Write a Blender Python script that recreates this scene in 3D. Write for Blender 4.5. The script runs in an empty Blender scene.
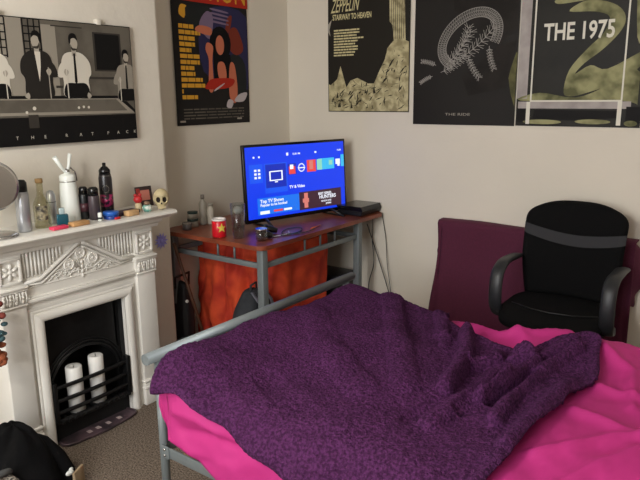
import bpy, bmesh, math, random
from mathutils import Vector, Matrix, noise
PI = math.pi
S = bpy.context.scene
C = S.collection
random.seed(7)

# ---------------------------------------------------------------- camera, world, lights
cam = bpy.data.cameras.new('camera'); co = bpy.data.objects.new('camera', cam); C.objects.link(co)
RM = Matrix(((0.8029, -0.1242, 0.5831), (0.5961, 0.1832, -0.7817), (-0.0098, 0.9752, 0.2211)))
m4 = RM.to_quaternion().to_matrix().to_4x4(); m4.translation = (0, 0, 1.5)
co.matrix_world = m4
cam.sensor_width = 36; cam.lens = 36; cam.clip_start = .05
S.camera = co
S.view_settings.view_transform = 'Standard'; S.view_settings.look = 'None'
S.view_settings.gamma = 1; S.view_settings.use_curve_mapping = False
S.view_settings.exposure = 0.32
w = bpy.data.worlds.new('world'); S.world = w; w.use_nodes = True
w.node_tree.nodes['Background'].inputs[0].default_value = (.75, .85, 1, 1)
w.node_tree.nodes['Background'].inputs[1].default_value = .5
def area(name, loc, target, sx, sy, power, col):
    l = bpy.data.lights.new(name, 'AREA'); l.shape = 'RECTANGLE'; l.size = sx; l.size_y = sy
    l.energy = power; l.color = col
    o = bpy.data.objects.new(name, l); C.objects.link(o); o.location = loc
    o.rotation_euler = (Vector(target) - Vector(loc)).to_track_quat('-Z', 'Y').to_euler()
    return o
area('window_daylight', (-.95, -1.27, 1.65), (-1.3, 3, 1.0), 1.5, 1.2, 54, (.96, .98, 1))
pl = bpy.data.lights.new('ceiling_bulb', 'POINT'); pl.energy = 62; pl.color = (1, .94, .86); pl.shadow_soft_size = .09
plo = bpy.data.objects.new('ceiling_bulb', pl); C.objects.link(plo); plo.location = (-1.3, -.2, 2.13)

# ---------------------------------------------------------------- materials
def lin(c):
    return tuple(((v/255)/12.92 if v/255 <= .04045 else ((v/255+.055)/1.055)**2.4) for v in c)
MATS = {}
def mat(name, col, rough=.6, metal=0, noise_s=0, noise_a=.15, bump_s=0, bump=0, col2=None, emit=0, spec=.5,
        trans=0, sheen=0, coat=0, detail=4, dist=.004, ramp=(.4, .6)):
    if name in MATS: return MATS[name]
    if name.startswith('print_'): spec, rough = .15, .6
    m = bpy.data.materials.new(name); m.use_nodes = True; nt = m.node_tree; N = nt.nodes; L = nt.links
    b = N['Principled BSDF']; c = lin(col) + (1,)
    b.inputs['Base Color'].default_value = c; b.inputs['Roughness'].default_value = rough
    b.inputs['Metallic'].default_value = metal; b.inputs['Specular IOR Level'].default_value = spec
    b.inputs['Transmission Weight'].default_value = trans; b.inputs['Coat Weight'].default_value = coat
    if sheen:
        b.inputs['Sheen Weight'].default_value = sheen; b.inputs['Sheen Roughness'].default_value = .5
        b.inputs['Sheen Tint'].default_value = c
    if emit:
        b.inputs['Emission Color'].default_value = c; b.inputs['Emission Strength'].default_value = emit
    tc = N.new('ShaderNodeTexCoord')
    if noise_s:
        n = N.new('ShaderNodeTexNoise'); n.inputs['Scale'].default_value = noise_s; n.inputs['Detail'].default_value = detail
        L.new(tc.outputs['Object'], n.inputs['Vector'])
        r = N.new('ShaderNodeValToRGB'); r.color_ramp.elements[0].position = ramp[0]; r.color_ramp.elements[1].position = ramp[1]
        c2 = lin(col2) + (1,) if col2 else tuple(v*(1-noise_a) for v in c[:3]) + (1,)
        r.color_ramp.elements[0].color = c2; r.color_ramp.elements[1].color = c
        L.new(n.outputs['Fac'], r.inputs['Fac']); L.new(r.outputs['Color'], b.inputs['Base Color'])
    if bump_s:
        n = N.new('ShaderNodeTexNoise'); n.inputs['Scale'].default_value = bump_s; n.inputs['Detail'].default_value = 3
        L.new(tc.outputs['Object'], n.inputs['Vector'])
        bp = N.new('ShaderNodeBump'); bp.inputs['Strength'].default_value = bump; bp.inputs['Distance'].default_value = dist
        L.new(n.outputs['Fac'], bp.inputs['Height']); L.new(bp.outputs['Normal'], b.inputs['Normal'])
    MATS[name] = m
    return m

WALL = mat('wall_paint', (224, 216, 201), .75, noise_s=1.2, noise_a=.05, bump_s=45, bump=.35, dist=.002)
PLASTER = mat('lumpy_plaster', (228, 221, 207), .75, noise_s=2, noise_a=.05, bump_s=16, bump=.5, dist=.006)
CEIL = mat('ceiling_paint', (232, 230, 224), .8, bump_s=60, bump=.1)
CARPET = mat('carpet_pile', (146, 132, 118), .95, noise_s=150, col2=(84, 74, 65), bump_s=260, bump=.9, dist=.006, spec=.1, detail=6)
WHITE = mat('white_gloss_paint', (230, 227, 219), .35, noise_s=6, noise_a=.04, bump_s=30, bump=.08)
IRON = mat('black_iron', (24, 24, 25), .42, metal=.3, noise_s=20, noise_a=.3, bump_s=60, bump=.25)
SOOT = mat('soot', (14, 14, 15), .8, noise_s=12, noise_a=.4)
GREYM = mat('grey_metal_paint', (118, 126, 128), .42, metal=.25, noise_s=8, noise_a=.06)
CHERRY = mat('cherry_laminate', (138, 70, 46), .32, noise_s=5, col2=(112, 52, 34), detail=8)
BLACKP = mat('black_plastic', (16, 17, 19), .38)
BLACKG = mat('black_gloss', (10, 10, 12), .2)
DARKGREY = mat('dark_grey', (52, 54, 57), .6)
CHROME = mat('chrome', (200, 200, 200), .2, metal=1)
def thin_glass(name, tint, refl=.12):
    m = bpy.data.materials.new(name); m.use_nodes = True; nt = m.node_tree; N = nt.nodes; L = nt.links
    N.remove(N['Principled BSDF']); o = N['Material Output']
    t = N.new('ShaderNodeBsdfTransparent'); t.inputs[0].default_value = lin(tint)+(1,)
    g = N.new('ShaderNodeBsdfGlossy'); g.inputs['Roughness'].default_value = .05
    lw = N.new('ShaderNodeLayerWeight'); lw.inputs['Blend'].default_value = .35
    mx = N.new('ShaderNodeMixShader'); mr = N.new('ShaderNodeMapRange'); mr.inputs['To Min'].default_value = refl*.3; mr.inputs['To Max'].default_value = .55
    L.new(lw.outputs['Facing'], mr.inputs['Value']); L.new(mr.outputs['Result'], mx.inputs['Fac'])
    L.new(t.outputs[0], mx.inputs[1]); L.new(g.outputs[0], mx.inputs[2]); L.new(mx.outputs[0], o.inputs['Surface']); return m
GLASS = thin_glass('clear_glass', (238, 244, 244))

# ---------------------------------------------------------------- mesh helpers
class MB:
    def __init__(s):
        s.bm = bmesh.new(); s.mats = []; s.cur = 0
    def m(s, material):
        if material not in s.mats: s.mats.append(material)
        s.cur = s.mats.index(material); return s
    def _f(s, vs, smooth=False):
        try: f = s.bm.faces.new(vs)
        except ValueError: return None
        f.material_index = s.cur; f.smooth = smooth; return f
    def box(s, x0, x1, y0, y1, z0, z1, bev=0, M=None, seg=2):
        b = bmesh.new(); bmesh.ops.create_cube(b, size=1)
        for v in b.verts: v.co = Vector(((x0+x1)/2 + v.co.x*(x1-x0), (y0+y1)/2 + v.co.y*(y1-y0), (z0+z1)/2 + v.co.z*(z1-z0)))
        if bev: bmesh.ops.bevel(b, geom=b.edges[:], offset=bev, segments=seg, affect='EDGES', profile=.5)
        s.add(b, M, smooth=bool(bev)); return s
    def add(s, b, M=None, smooth=True):
        mp = {}
        for v in b.verts: mp[v] = s.bm.verts.new(M @ v.co if M else v.co)
        for f in b.faces: s._f([mp[v] for v in f.verts], smooth)
        b.free(); return s
    def prism(s, pts, fn, h):            # pts outline (u,v); fn(u,v,w)->Vector, w 0..h
        a = [s.bm.verts.new(fn(u, v, 0)) for u, v in pts]; b = [s.bm.verts.new(fn(u, v, h)) for u, v in pts]
        s._f(a[::-1]); s._f(b); n = len(pts)
        for i in range(n): s._f([a[i], a[(i+1) % n], b[(i+1) % n], b[i]])
        return s
    def poly(s, pts):
        s._f([s.bm.verts.new(p) for p in pts]); return s
    def tube(s, path, r, n=10, cap=True, sx=1, close=False, up=None):
        P = [Vector(p) for p in path]; rings = []; k = len(P)
        prev = Vector(up) if up else None
        for i, p in enumerate(P):
            if close: t = P[(i+1) % k] - P[i-1]
            else: t = P[min(i+1, k-1)] - P[max(i-1, 0)]
            t.normalize()
            if prev is None:
                prev = Vector((0, 0, 1)) if abs(t.z) < .9 else Vector((1, 0, 0))
            a = prev - t*prev.dot(t); a.normalize()
            if not up: prev = a
            b = t.cross(a); rr = r[i] if isinstance(r, (list, tuple)) else r
            rings.append([s.bm.verts.new(p + a*math.cos(2*PI*j/n)*rr + b*math.sin(2*PI*j/n)*rr*sx) for j in range(n)])
        for i in range(k if close else k-1):
            A, B = rings[i], rings[(i+1) % k]
            for j in range(n): s._f([A[j], A[(j+1) % n], B[(j+1) % n], B[j]], True)
        if cap and not close: s._f(rings[0][::-1]); s._f(rings[-1])
        return s
    def lathe(s, prof, c=(0, 0, 0), n=28, M=None, axis='z'):   # prof [(r,z)]
        c = Vector(c); rings = []
        for r, z in prof:
            ring = []
            for j in range(n):
                a = 2*PI*j/n
                if axis == 'z': p = Vector((r*math.cos(a), r*math.sin(a), z))
                elif axis == 'x': p = Vector((z, r*math.cos(a), r*math.sin(a)))
                else: p = Vector((r*math.cos(a), z, r*math.sin(a)))
                p = M @ p if M else p
                ring.append(s.bm.verts.new(p + c))
            rings.append(ring)
        for i in range(len(prof)-1):
            for j in range(n): s._f([rings[i][j], rings[i][(j+1) % n], rings[i+1][(j+1) % n], rings[i+1][j]], True)
        if prof[0][0] > 1e-5: s._f(rings[0][::-1])
        if prof[-1][0] > 1e-5: s._f(rings[-1])
        return s
    def grid(s, fn, nu, nv, smooth=True, closeu=False):
        V = [[s.bm.verts.new(fn(i/nu, j/nv)) for j in range(nv+1)] for i in range(nu+(0 if closeu else 1))]
        for i in range(nu):
            for j in range(nv):
                k = (i+1) % len(V)
                s._f([V[i][j], V[k][j], V[k][j+1], V[i][j+1]], smooth)
        return s
    def ball(s, c, r, sc=(1, 1, 1), fn=None, sub=3):
        b = bmesh.new(); bmesh.ops.create_icosphere(b, subdivisions=sub, radius=1)
        for v in b.verts:
            p = v.co.copy()
            if fn: p = fn(p)
            v.co = Vector(c) + Vector((p.x*r*sc[0], p.y*r*sc[1], p.z*r*sc[2]))
        return s.add(b)
    def text(s, body, fn, size, align='LEFT', depth=.0004, sx=1, bold=0):
        cu = bpy.data.curves.new('t', 'FONT'); cu.body = body; cu.size = size; cu.align_x = align; cu.resolution_u = 3; cu.offset = bold*size
        o = bpy.data.objects.new('t', cu); C.objects.link(o)
        bpy.context.view_layer.update()
        me = bpy.data.meshes.new_from_object(o.evaluated_get(bpy.context.evaluated_depsgraph_get()))
        bpy.data.objects.remove(o); bpy.data.curves.remove(cu)
        mp = [s.bm.verts.new(fn(v.co.x*sx, v.co.y, depth)) for v in me.vertices]
        for p in me.polygons: s._f([mp[i] for i in p.vertices])
        bpy.data.meshes.remove(me); return s
    def build(s, name, material=None, parent=None, origin=(0, 0, 0), fix=True, loc=None):
        if fix: bmesh.ops.recalc_face_normals(s.bm, faces=s.bm.faces[:])
        o3 = Vector(origin)
        if o3.length: bmesh.ops.translate(s.bm, verts=s.bm.verts[:], vec=-o3)
        me = bpy.data.meshes.new(name); s.bm.to_mesh(me); s.bm.free()
        if not s.mats: s.mats = [material]
        for x in s.mats: me.materials.append(x or material)
        o = bpy.data.objects.new(name, me); C.objects.link(o)
        if parent: o.parent = parent
        o.location = loc if loc is not None else (o3 if not parent else (0, 0, 0))
        if parent and o3.length and loc is None: o.location = (0, 0, 0)
        return o
def tag(o, label, cat, group=None):
    o['label'] = label; o['category'] = cat
    if group: o['group'] = group
    return o
def thing(name, label, cat, loc=(0, 0, 0), rz=0, group=None):
    o = bpy.data.objects.new(name, None); C.objects.link(o); o.location = loc; o.rotation_euler = (0, 0, rz)
    o.empty_display_size = .05
    return tag(o, label, cat, group)
def struct(o): o['kind'] = 'structure'; return o
def box(x0, x1, y0, y1, z0, z1, bev=0): return MB().box(x0, x1, y0, y1, z0, z1, bev)
def V(*a): return Vector(a)
def fbm(x, y, z=0, o=3):
    v = 0; a = 1; f = 1
    for _ in range(o): v += a*noise.noise(Vector((x*f, y*f, z*f))); a *= .5; f *= 2
    return v

# ---------------------------------------------------------------- room shell
XA, XB, YBK, YF, XR, YC, H = -2.795, -2.63, 3.414, -1.3, 1.3, 2.212, 2.5
F1Y0, F1Y1, FZ = 1.352, 1.758, .58                       # fire opening
struct(box(XA-.1, XR+.1, YF-.1, YBK+.1, -.1, 0).build('floor', CARPET))
struct(box(XA-.1, XR+.1, YF-.1, YBK+.1, H, H+.1).build('ceiling', CEIL))
struct(box(XA-.1, XR+.1, YBK, YBK+.1, 0, H).build('wall_back', WALL))
struct(box(XA-.1, XA, YC, YBK, 0, H).build('wall_alcove', WALL))
b = MB()
b.box(XA-.1, XB, YF, F1Y0-.02, 0, H); b.box(XA-.1, XB, F1Y1+.02, YC-.03, 0, H); b.box(XA-.1, XB, F1Y0-.02, F1Y1+.02, FZ+.02, H)
b.box(XA-.1, XA-.02, F1Y0-.02, F1Y1+.02, 0, FZ+.02)
def edge(u, v):                                           # softly rounded plaster arris of the chimney breast
    a = u*PI/2; r = .022; k = .003*fbm(v*9, 3.1)
    return V(XB-r+math.cos(a)*(r+k), YC-.008-r+math.sin(a)*(r+k), v*H)
b.grid(edge, 6, 60); b.box(XA-.1, XB-.03, YC-.031, YC, 0, H)
struct(b.build('wall_chimney_breast', PLASTER))
struct(box(XR, XR+.1, YF, YBK, 0, H).build('wall_right', WALL))
b = MB(); b.box(XA-.1, -1.75, YF-.1, YF, 0, H); b.box(-.15, XR+.1, YF-.1, YF, 0, H)
b.box(-1.75, -.15, YF-.1, YF, 0, 1.0); b.box(-1.75, -.15, YF-.1, YF, 2.3, H)
struct(b.build('wall_front', WALL))
b = MB()
for x in (-1.75, -.97, -.2): b.box(x, x+.05, YF-.08, YF-.03, 1.0, 2.3)
for z in (1.0, 1.62, 2.25): b.box(-1.75, -.15, YF-.08, YF-.03, z, z+.05)
struct(b.build('window_1', WHITE))

# ---------------------------------------------------------------- fireplace
YM = 1.556; XF = -2.46
fp = thing('fireplace', 'white painted cast iron bedroom fireplace with black grate and carved frieze', 'fireplace', (-2.5, YM, 0))
def fb(mb, name, material, par=fp, label=None):
    o = mb.build(name, material, par, origin=(-2.5, YM, 0))
    if label: o['label'] = label
    return o
b = MB()                                                  # mantel shelf with moulded lip
prof = [(-2.63, .972), (-2.375, .972), (-2.362, .967), (-2.358, .957), (-2.366, .949), (-2.385, .945), (-2.40, .938), (-2.405, .932), (-2.63, .932)]
b.prism(prof, lambda u, v, w_: V(u, YM-.462+w_, v), .924)
fb(b, 'mantel_shelf', WHITE)
b = MB()                                                  # under-shelf bed mould
prof = [(-2.63, .932), (-2.412, .932), (-2.42, .918), (-2.445, .905), (-2.452, .89), (-2.63, .89)]
b.prism(prof, lambda u, v, w_: V(u, YM-.415+w_, v), .83)
fb(b, 'shelf_moulding', WHITE)
b = MB()                                                  # main casting
xb = -2.63
b.box(xb, XF-.012, YM-.275, YM+.275, .648, .892)          # frieze field
b.box(xb, XF-.01, YM-.275, YM-.202, 0, .65); b.box(xb, XF-.01, YM+.202, YM+.275, 0, .65)
b.box(xb, XF-.01, YM-.203, YM+.203, .58, .65)
fb(b, 'frieze_panel', WHITE)
b = MB()                                                  # picture-frame roll around opening
def roll(c0, c1, r):
    n = 9; sec = []
    for j in range(n+1): a = PI*j/n; sec.append((math.cos(a)*r, math.sin(a)*r*.75))
    return sec
for (r, off, zz, xo) in ((.022, .225, .602, XF-.006), (.007, .252, .629, XF-.006)):
    path = [V(xo, YM-off, 0), V(xo, YM-off, zz), V(xo, YM+off, zz), V(xo, YM+off, 0)]
    n = 10
    for k in range(3):
        A, B = path[k], path[k+1]
        def pt(P, kk, j):
            a = PI*j/n; d = -math.cos(a)*r; h = math.sin(a)*r*.8
            if kk == 0: return V(xo+h, YM-off-d, 0) 
        rows = []
        for (end, other) in ((A, B), (B, A)):
            row = []
            for j in range(n+1):
                a = PI*j/n; d = math.cos(a)*r; h = math.sin(a)*r*.8
                y, z = end.y, end.z
                y += d if y > YM else -d
                if z > .1: z += d
                row.append(b.bm.verts.new(V(xo+h, y, z)))
            rows.append(row)
        for j in range(n): b._f([rows[0][j], rows[0][j+1], rows[1][j+1], rows[1][j]], True)
fb(b, 'frame_moulding', WHITE)
def leafy(b, cy, cz, r, x, seed=0, petals=6):
    b.ball((x, cy, cz), r*.32, (.8, 1, 1), sub=2)
    for k in range(petals):
        a = 2*PI*k/petals + seed
        M = Matrix.Translation((x, cy+math.cos(a)*r*.6, cz+math.sin(a)*r*.6)) @ Matrix.Rotation(a, 4, 'X')
        q = bmesh.new(); bmesh.ops.create_icosphere(q, subdivisions=2, radius=1)
        for v in q.verts: v.co = V(v.co.x*r*.22, v.co.y*r*.42, v.co.z*r*.24)
        b.add(q, M)
def ring(b, cy, cz, r, x, t=.004, sx=1):
    b.tube([(x, cy+math.cos(2*PI*k/20)*r, cz+math.sin(2*PI*k/20)*r) for k in range(20)], t, 6, close=True)
for sgn in (-1, 1):
    y0, y1 = sorted((YM+sgn*.275, YM+sgn*.382))
    p = fb(MB().box(xb, XF+.006, y0, y1, .13, .68, .004), 'pilaster', WHITE)
    b = MB()
    b.box(xb, XF+.014, y0-.006, y1+.006, 0, .085, .004); b.box(xb, XF+.02, y0-.01, y1+.01, .085, .1, .005)
    b.box(xb, XF+.012, y0-.004, y1+.004, .1, .112, .003); b.box(xb, XF+.016, y0-.008, y1+.008, .118, .132, .005)
    b.box(xb, XF+.008, y0-.002, y1+.002, .112, .118)
    o = fb(b, 'plinth', WHITE)
    b = MB()                                              # capital with acanthus leaves
    b.box(xb, XF+.014, y0-.006, y1+.006, .672, .682, .004); b.box(xb, XF+.006, y0, y1, .682, .745)
    b.box(xb, XF+.022, y0-.012, y1+.012, .745, .76, .006); b.box(xb, XF+.016, y0-.008, y1+.008, .736, .747, .003)
    for k in range(4):
        yy = y0+.013+k*.0265
        for zz, rr in ((.695, .011), (.712, .010), (.727, .009)):
            b.ball((XF+.009, yy+(zz-.71)*.15, zz), rr, (.7, .8, 1.1), sub=2)
        b.tube([(XF+.010, yy+.013, .684), (XF+.016, yy+.014, .71), (XF+.012, yy+.013, .734)], .003, 6)
    fb(b, 'capital', WHITE)
    b = MB()                                              # block with square rosette panel
    b.box(xb, XF+.002, y0, y1, .76, .892)
    for (a0, a1, c0, c1) in ((y0+.006, y0+.018, .772, .876), (y1-.018, y1-.006, .772, .876), (y0+.006, y1-.006, .866, .878), (y0+.006, y1-.006, .77, .782)):
        b.box(XF, XF+.012, a0, a1, c0, c1, .003)
    leafy(b, (y0+y1)/2, .824, .036, XF+.006, .4, 6)
    fb(b, 'rosette_block', WHITE)
b = MB()                                                  # pediment, flutes and scroll ornament
x = XF-.008
for sgn in (-1, 1):
    for (t, w0) in ((.009, 0), (.005, -.019)):
        b.tube([(x+.002, YM+sgn*(.275+w0*.2), .762+w0*.45), (x+.002, YM+sgn*(.2+w0*.3), .765+w0), (x+.002, YM+sgn*.02, .878+w0), (x+.002, YM, .884+w0)], t, 8)
    for k in range(11):
        yy = .262-k*.0165; zt = .888; zb = .772 + max(0, (.2-yy))*.63+.012
        if zb < zt-.01: b.tube([(x, YM+sgn*yy, zb), (x, YM+sgn*yy, zt)], .0055, 8)
for (z0, z1, d) in ((.668, .676, .010), (.676, .69, .018), (.69, .697, .008), (.735, .742, .004)):
    b.box(xb, XF-.012+d, YM-.275, YM+.275, z0, z1, min(.003, d*.4))
for (yy, zz, r) in ((-.005, .838, .021), (-.062, .798, .022), (.055, .804, .022)):
    ring(b, YM+yy, zz, r, x, .0062); ring(b, YM+yy, zz, r*.6, x, .004); b.ball((x, YM+yy, zz), r*.38, (.8, 1, 1), sub=2)
for sgn in (-1, 1):
    pts = [(x, YM+sgn*(.012+.19*t), .768 - .012*math.sin(t*9)+.004) for t in [i/24 for i in range(25)]]
    b.tube(pts, .0035, 6)
    pts = [(x, YM+sgn*(.012+.15*t), .760 + .012*math.sin(t*11)) for t in [i/24 for i in range(25)]]
    b.tube(pts, .003, 6)
    for k in range(10):
        leafy(b, YM+sgn*(.02+k*.021), .762+.008*math.sin(k*2.2), .0135-.0005*k, x+.001, k, 4)
    for k in range(5):
        b.tube([(x, YM+sgn*.008, .77), (x, YM+sgn*(.02+.01*k), .785+.006*(5-k)), (x, YM+sgn*(.022+.016*k), .79+.007*(4-k))], .0025, 6)
for k in range(4): b.ball((x, YM, .735+k*.02), .007, (.8, 1, 1.4), sub=2)
fb(b, 'frieze_ornament', WHITE, label='raised pediment, flutes and rosette scrollwork')
# black insert
b = MB()
xr = -2.79
b.box(xr, xr+.01, F1Y0-.01, F1Y1+.01, 0, FZ+.01)
b.poly([V(xr+.01, F1Y0+.03, 0), V(XF-.03, F1Y0, 0), V(XF-.03, F1Y0, FZ), V(xr+.01, F1Y0+.03, FZ)])
b.poly([V(xr+.01, F1Y1-.03, 0), V(XF-.03, F1Y1, 0), V(XF-.03, F1Y1, FZ), V(xr+.01, F1Y1-.03, FZ)])
b.poly([V(xr+.01, F1Y0, FZ), V(XF-.03, F1Y0, FZ), V(XF-.03, F1Y1, FZ), V(xr+.01, F1Y1, FZ)])
fb(b, 'firebox', SOOT, label='soot black firebox')
b = MB()                                                  # arched cast front plate
xa = -2.52
n = 24
def arch(k, r0, zc=.21, ry=.185, rz=.185):
    a = PI*k/n; return V(0, YM+.0-math.cos(a)*(ry+r0), zc+math.sin(a)*(rz+r0))
pts_in = [arch(k, 0) for k in range(n+1)]
for k in range(n):
    a, c = pts_in[k], pts_in[k+1]
    for xo in (xa,):
        b.poly([V(xo, a.y, a.z), V(xo, c.y, c.z), V(xo, c.y, FZ), V(xo, a.y, FZ)])
b.poly([V(xa, F1Y0, 0), V(xa, YM-.175, 0), V(xa, YM-.175, FZ), V(xa, F1Y0, FZ)])
b.poly([V(xa, F1Y1, 0), V(xa, YM+.175, 0), V(xa, YM+.175, FZ), V(xa, F1Y1, FZ)])
for r0, t in ((0, .008), (.016, .006), (.028, .004)):
    b.tube([V(xa+.004, arch(k, r0).y, arch(k, r0).z) for k in range(n+1)], t, 8)
fb(b, 'arch_plate', IRON, label='black arched cast plate')
basket = MB()
def bar(z, t, bow=.014):
    return [(XF+.0+bow*(1-((u-.5)*2)**2)*.8-.01, F1Y0+.01+u*(F1Y1-F1Y0-.02), z) for u in [i/14 for i in range(15)]]
for z in (.262, .2, .145): basket.tube(bar(z, 0), .0095, 8)
for u in (0, 1):
    y = F1Y0+.012 + u*(F1Y1-F1Y0-.024)
    basket.box(XF-.03, XF+.006, y-.01, y+.01, .1, .29, .003)
bsk = fb(basket, 'grate_bars', IRON, label='three bowed black grate bars')
b = MB()
for k in range(13):
    y = F1Y0+.03+k*.029
    b.box(XF-.07, XF+.02, y-.006, y+.006, .098, .112, .002)
b.tube(bar(.105, 0, .02), .011, 8)
b.box(xa-.15, XF-.06, F1Y0+.02, F1Y1-.02, .098, .108)
fb(b, 'grate_floor', IRON)
b = MB().box(XF-.05, XF-.035, F1Y0, F1Y1, 0, .095)
fb(b, 'void_shade_sheet', SOOT)  # dark sheet standing in for the shaded void under the grate
b = MB(); PINKG = mat('tray_enamel', (92, 74, 80), .45, noise_s=9, col2=(52, 44, 48))
outline = [(-2.49, 1.37), (-2.44, 1.36), (-2.415, 1.375), (-2.405, 1.41), (-2.39, 1.56), (-2.405, 1.70), (-2.415, 1.735), (-2.44, 1.75), (-2.49, 1.74)]
b.prism(outline, lambda u, v, w_: V(u, v, .001+w_), .008)
b.tube([V(u, v, .011) for u, v in outline], .005, 6)
CREAM = mat('cream_patch', (178, 160, 158), .5)
b.m(PINKG); b.mats[0] = PINKG
b2 = b; b2.m(CREAM)
for k, yy in enumerate((1.49, 1.535, 1.59, 1.65)): b.box(-2.455, -2.43, yy, yy+.02, .0092, .0102)
o = b.build('hearth_tray', None, origin=(-2.44, 1.556, .001)); tag(o, 'low dark pink hearth tray on carpet under the black fire grate', 'tray')
WAX = mat('white_wax', (236, 234, 228), .5)
for k, (x, y, r, z0, z1, lb) in enumerate(((-2.50, 1.485, .036, .108, .322, 'short white pillar candle in the fire grate, left of the pair'),
                                           (-2.50, 1.60, .034, .108, .335, 'white pillar candle standing at the right of the pair in the grate'))):
    t = thing('pillar_candle', lb, 'candle', (x, y, z0+.001), group=None)
    MB().lathe([(0, 0), (r, 0), (r, z1-z0-.004), (r*.9, z1-z0), (r*.45, z1-z0-.004), (0, z1-z0-.008)]).build('wax', WAX, t)
    MB().lathe([(.0015, z1-z0-.01), (.0015, z1-z0+.006), (0, z1-z0+.007)], n=8).build('wick', SOOT, t)

# ---------------------------------------------------------------- bed
bed = thing('bed_frame', 'grey tubular metal bed frame with low rounded foot rail', 'bed', (-1.63, 1.84, 0))
BO = (-1.63, 1.84, 0)
XP = -1.63
b = MB()
rr = .0195
b.lathe([(rr-.004, .004), (rr, 0), (rr, 1.215), (rr-.004, 1.211)], c=(XP, 1.222, .660), axis='y', n=24)
b.m(None)
o = b.build('foot_rail', GREYM, bed, origin=BO)
for y in (1.2225+.006, 2.437-.006):
    b = MB().lathe([(rr-.003, y), (0, y)], c=(XP, 0, .66), axis='y', n=20)  # dark disc paints the shade inside the open tube
    b.build('tube_end', mat('hollow_shade', (24, 24, 26), .8), bed, origin=BO)['label'] = 'dark disc painted as shade inside the rail end'
for y in (1.275, 2.385):
    p = MB().tube([(XP, y, .0), (XP, y, .645)], .0155, 16).build('post', GREYM, bed, origin=BO)
b = MB(); b.box(XP-.01, XP+.01, 1.285, 2.375, .30, .335, .003); b.build('foot_crossbar', GREYM, bed, origin=BO)
for y, s_ in ((1.262, 1), (2.398, -1)):
    b = MB(); b.box(XP+.015, .33, y-.003, y+.003, .300, .338, .001); b.box(XP+.015, .33, min(y, y+s_*.03), max(y, y+s_*.03), .300, .304, .001)
    b.build('side_rail', GREYM, bed, origin=BO)
    b = MB(); b.box(XP+.008, XP+.045, y-.006, y-.002, .296, .342, .001)
    b.build('bracket', GREYM, bed, origin=BO)
    b = MB()
    for zz in (.308, .33): b.lathe([(.005, 0), (.005, -.003), (.003, -.005), (0, -.005)], c=(XP+.026, y-.006, zz), axis='y', n=10)
    b.build('bolt', CHROME, bed, origin=BO)
b = MB()
for k in range(12): b.box(XP+.08+k*.155, XP+.14+k*.155, 1.27, 2.39, .304, .316)
b.build('slats', mat('pine_slat', (190, 160, 115), .6), bed, origin=BO)
for y in (1.275, 2.385): MB().tube([(.34, y, 0), (.34, y, 1.0)], .0155, 12).build('post', GREYM, bed, origin=BO)
MB().tube([(.34, 1.222, 1.0), (.34, 2.437, 1.0)], .0195, 16).build('head_rail', GREYM, bed, origin=BO)
MATT = mat('mattress_ticking', (206, 200, 196), .8, bump_s=80, bump=.3)
o = MB().box(-1.55, .3, 1.29, 2.37, .318, .49, .035, seg=3).build('mattress', MATT, None, origin=(-.62, 1.83, .318))
tag(o, 'pale mattress mostly hidden under the bright pink duvet', 'mattress')

X0, X1, Y0, Y1 = -1.612, .31, 1.245, 2.43
def top(x, y):
    z = .575 + .03*fbm(x*1.7+4, y*1.9, 1.3)
    z += .012*math.exp(-(((x+1.42)/.2)**2 + ((y-2.28)/.2)**2))          # hump by the far end of the rail
    z += (.075-.06*max(0, min(1, (y-1.45)/.7)))*math.exp(-((x+1.60)/.20)**2)
    z += .02*math.exp(-(((x+1.2)/.3)**2 + ((y-1.8)/.3)**2))
    z -= .015*math.exp(-(((x+1.08)/.14)**2 + ((y-2.4)/.2)**2))
    z += .035*math.exp(-(((x+.5)/.2)**2 + ((y-2.38)/.14)**2))
    return z
def shell(a, c, off, r=.10):
    # a, c cloth coordinates (metres) that run past the bed edges and fold down
    rr_ = r+off
    def fold(d):
        if d <= 0: return 0, 0
        if d < rr_*PI/2: return rr_*math.sin(d/rr_), rr_*(1-math.cos(d/rr_))
        return rr_, rr_ + (d-rr_*PI/2)
    rf = .045+off*.1
    def foldf(d):
        if d <= 0: return 0, 0
        if d < rf*PI/2: return rf*math.sin(d/rf), rf*(1-math.cos(d/rf))
        return rf, rf + (d-rf*PI/2)
    x, y, dz = a, c, 0
    xe, ye0, ye1 = X0+.045, Y0+r, Y1-r
    if a < xe: h, v = foldf(xe-a); x = xe-h; dz += v
    if x < xe and c < ye0: x += .22*min(.3, max(0, ye0-c-.1))*(1 if off == 0 else .2)
    if c < ye0: h, v = fold(ye0-c); y = ye0-h; dz = math.hypot(dz, v) if dz else v
    if c > ye1: h, v = fold(c-ye1); y = ye1+h; dz = math.hypot(dz, v) if dz else v
    return V(x, y, top(x, y)+off-dz)
def seg_d(px, py, pts):
    best = 9
    for i in range(len(pts)-1):
        ax, ay = pts[i]; bx, by = pts[i+1]; dx, dy = bx-ax, by-ay
        t = max(0, min(1, ((px-ax)*dx+(py-ay)*dy)/(dx*dx+dy*dy)))
        d = math.hypot(px-ax-t*dx, py-ay-t*dy)
        if d < best: best = d
    return best
def cloth(fn, nu, nv, disp):
    P = [[fn(i/nu, j/nv) for j in range(nv+1)] for i in range(nu+1)]
    Q = []
    for i in range(nu+1):
        row = []
        for j in range(nv+1):
            du = P[min(i+1, nu)][j]-P[max(i-1, 0)][j]; dv = P[i][min(j+1, nv)]-P[i][max(j-1, 0)]
            n_ = du.cross(dv)
            if n_.length > 1e-12: n_.normalize()
            row.append(P[i][j] + n_*disp(i/nu, j/nv, P[i][j]))
        Q.append(row)
    return Q
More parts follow.
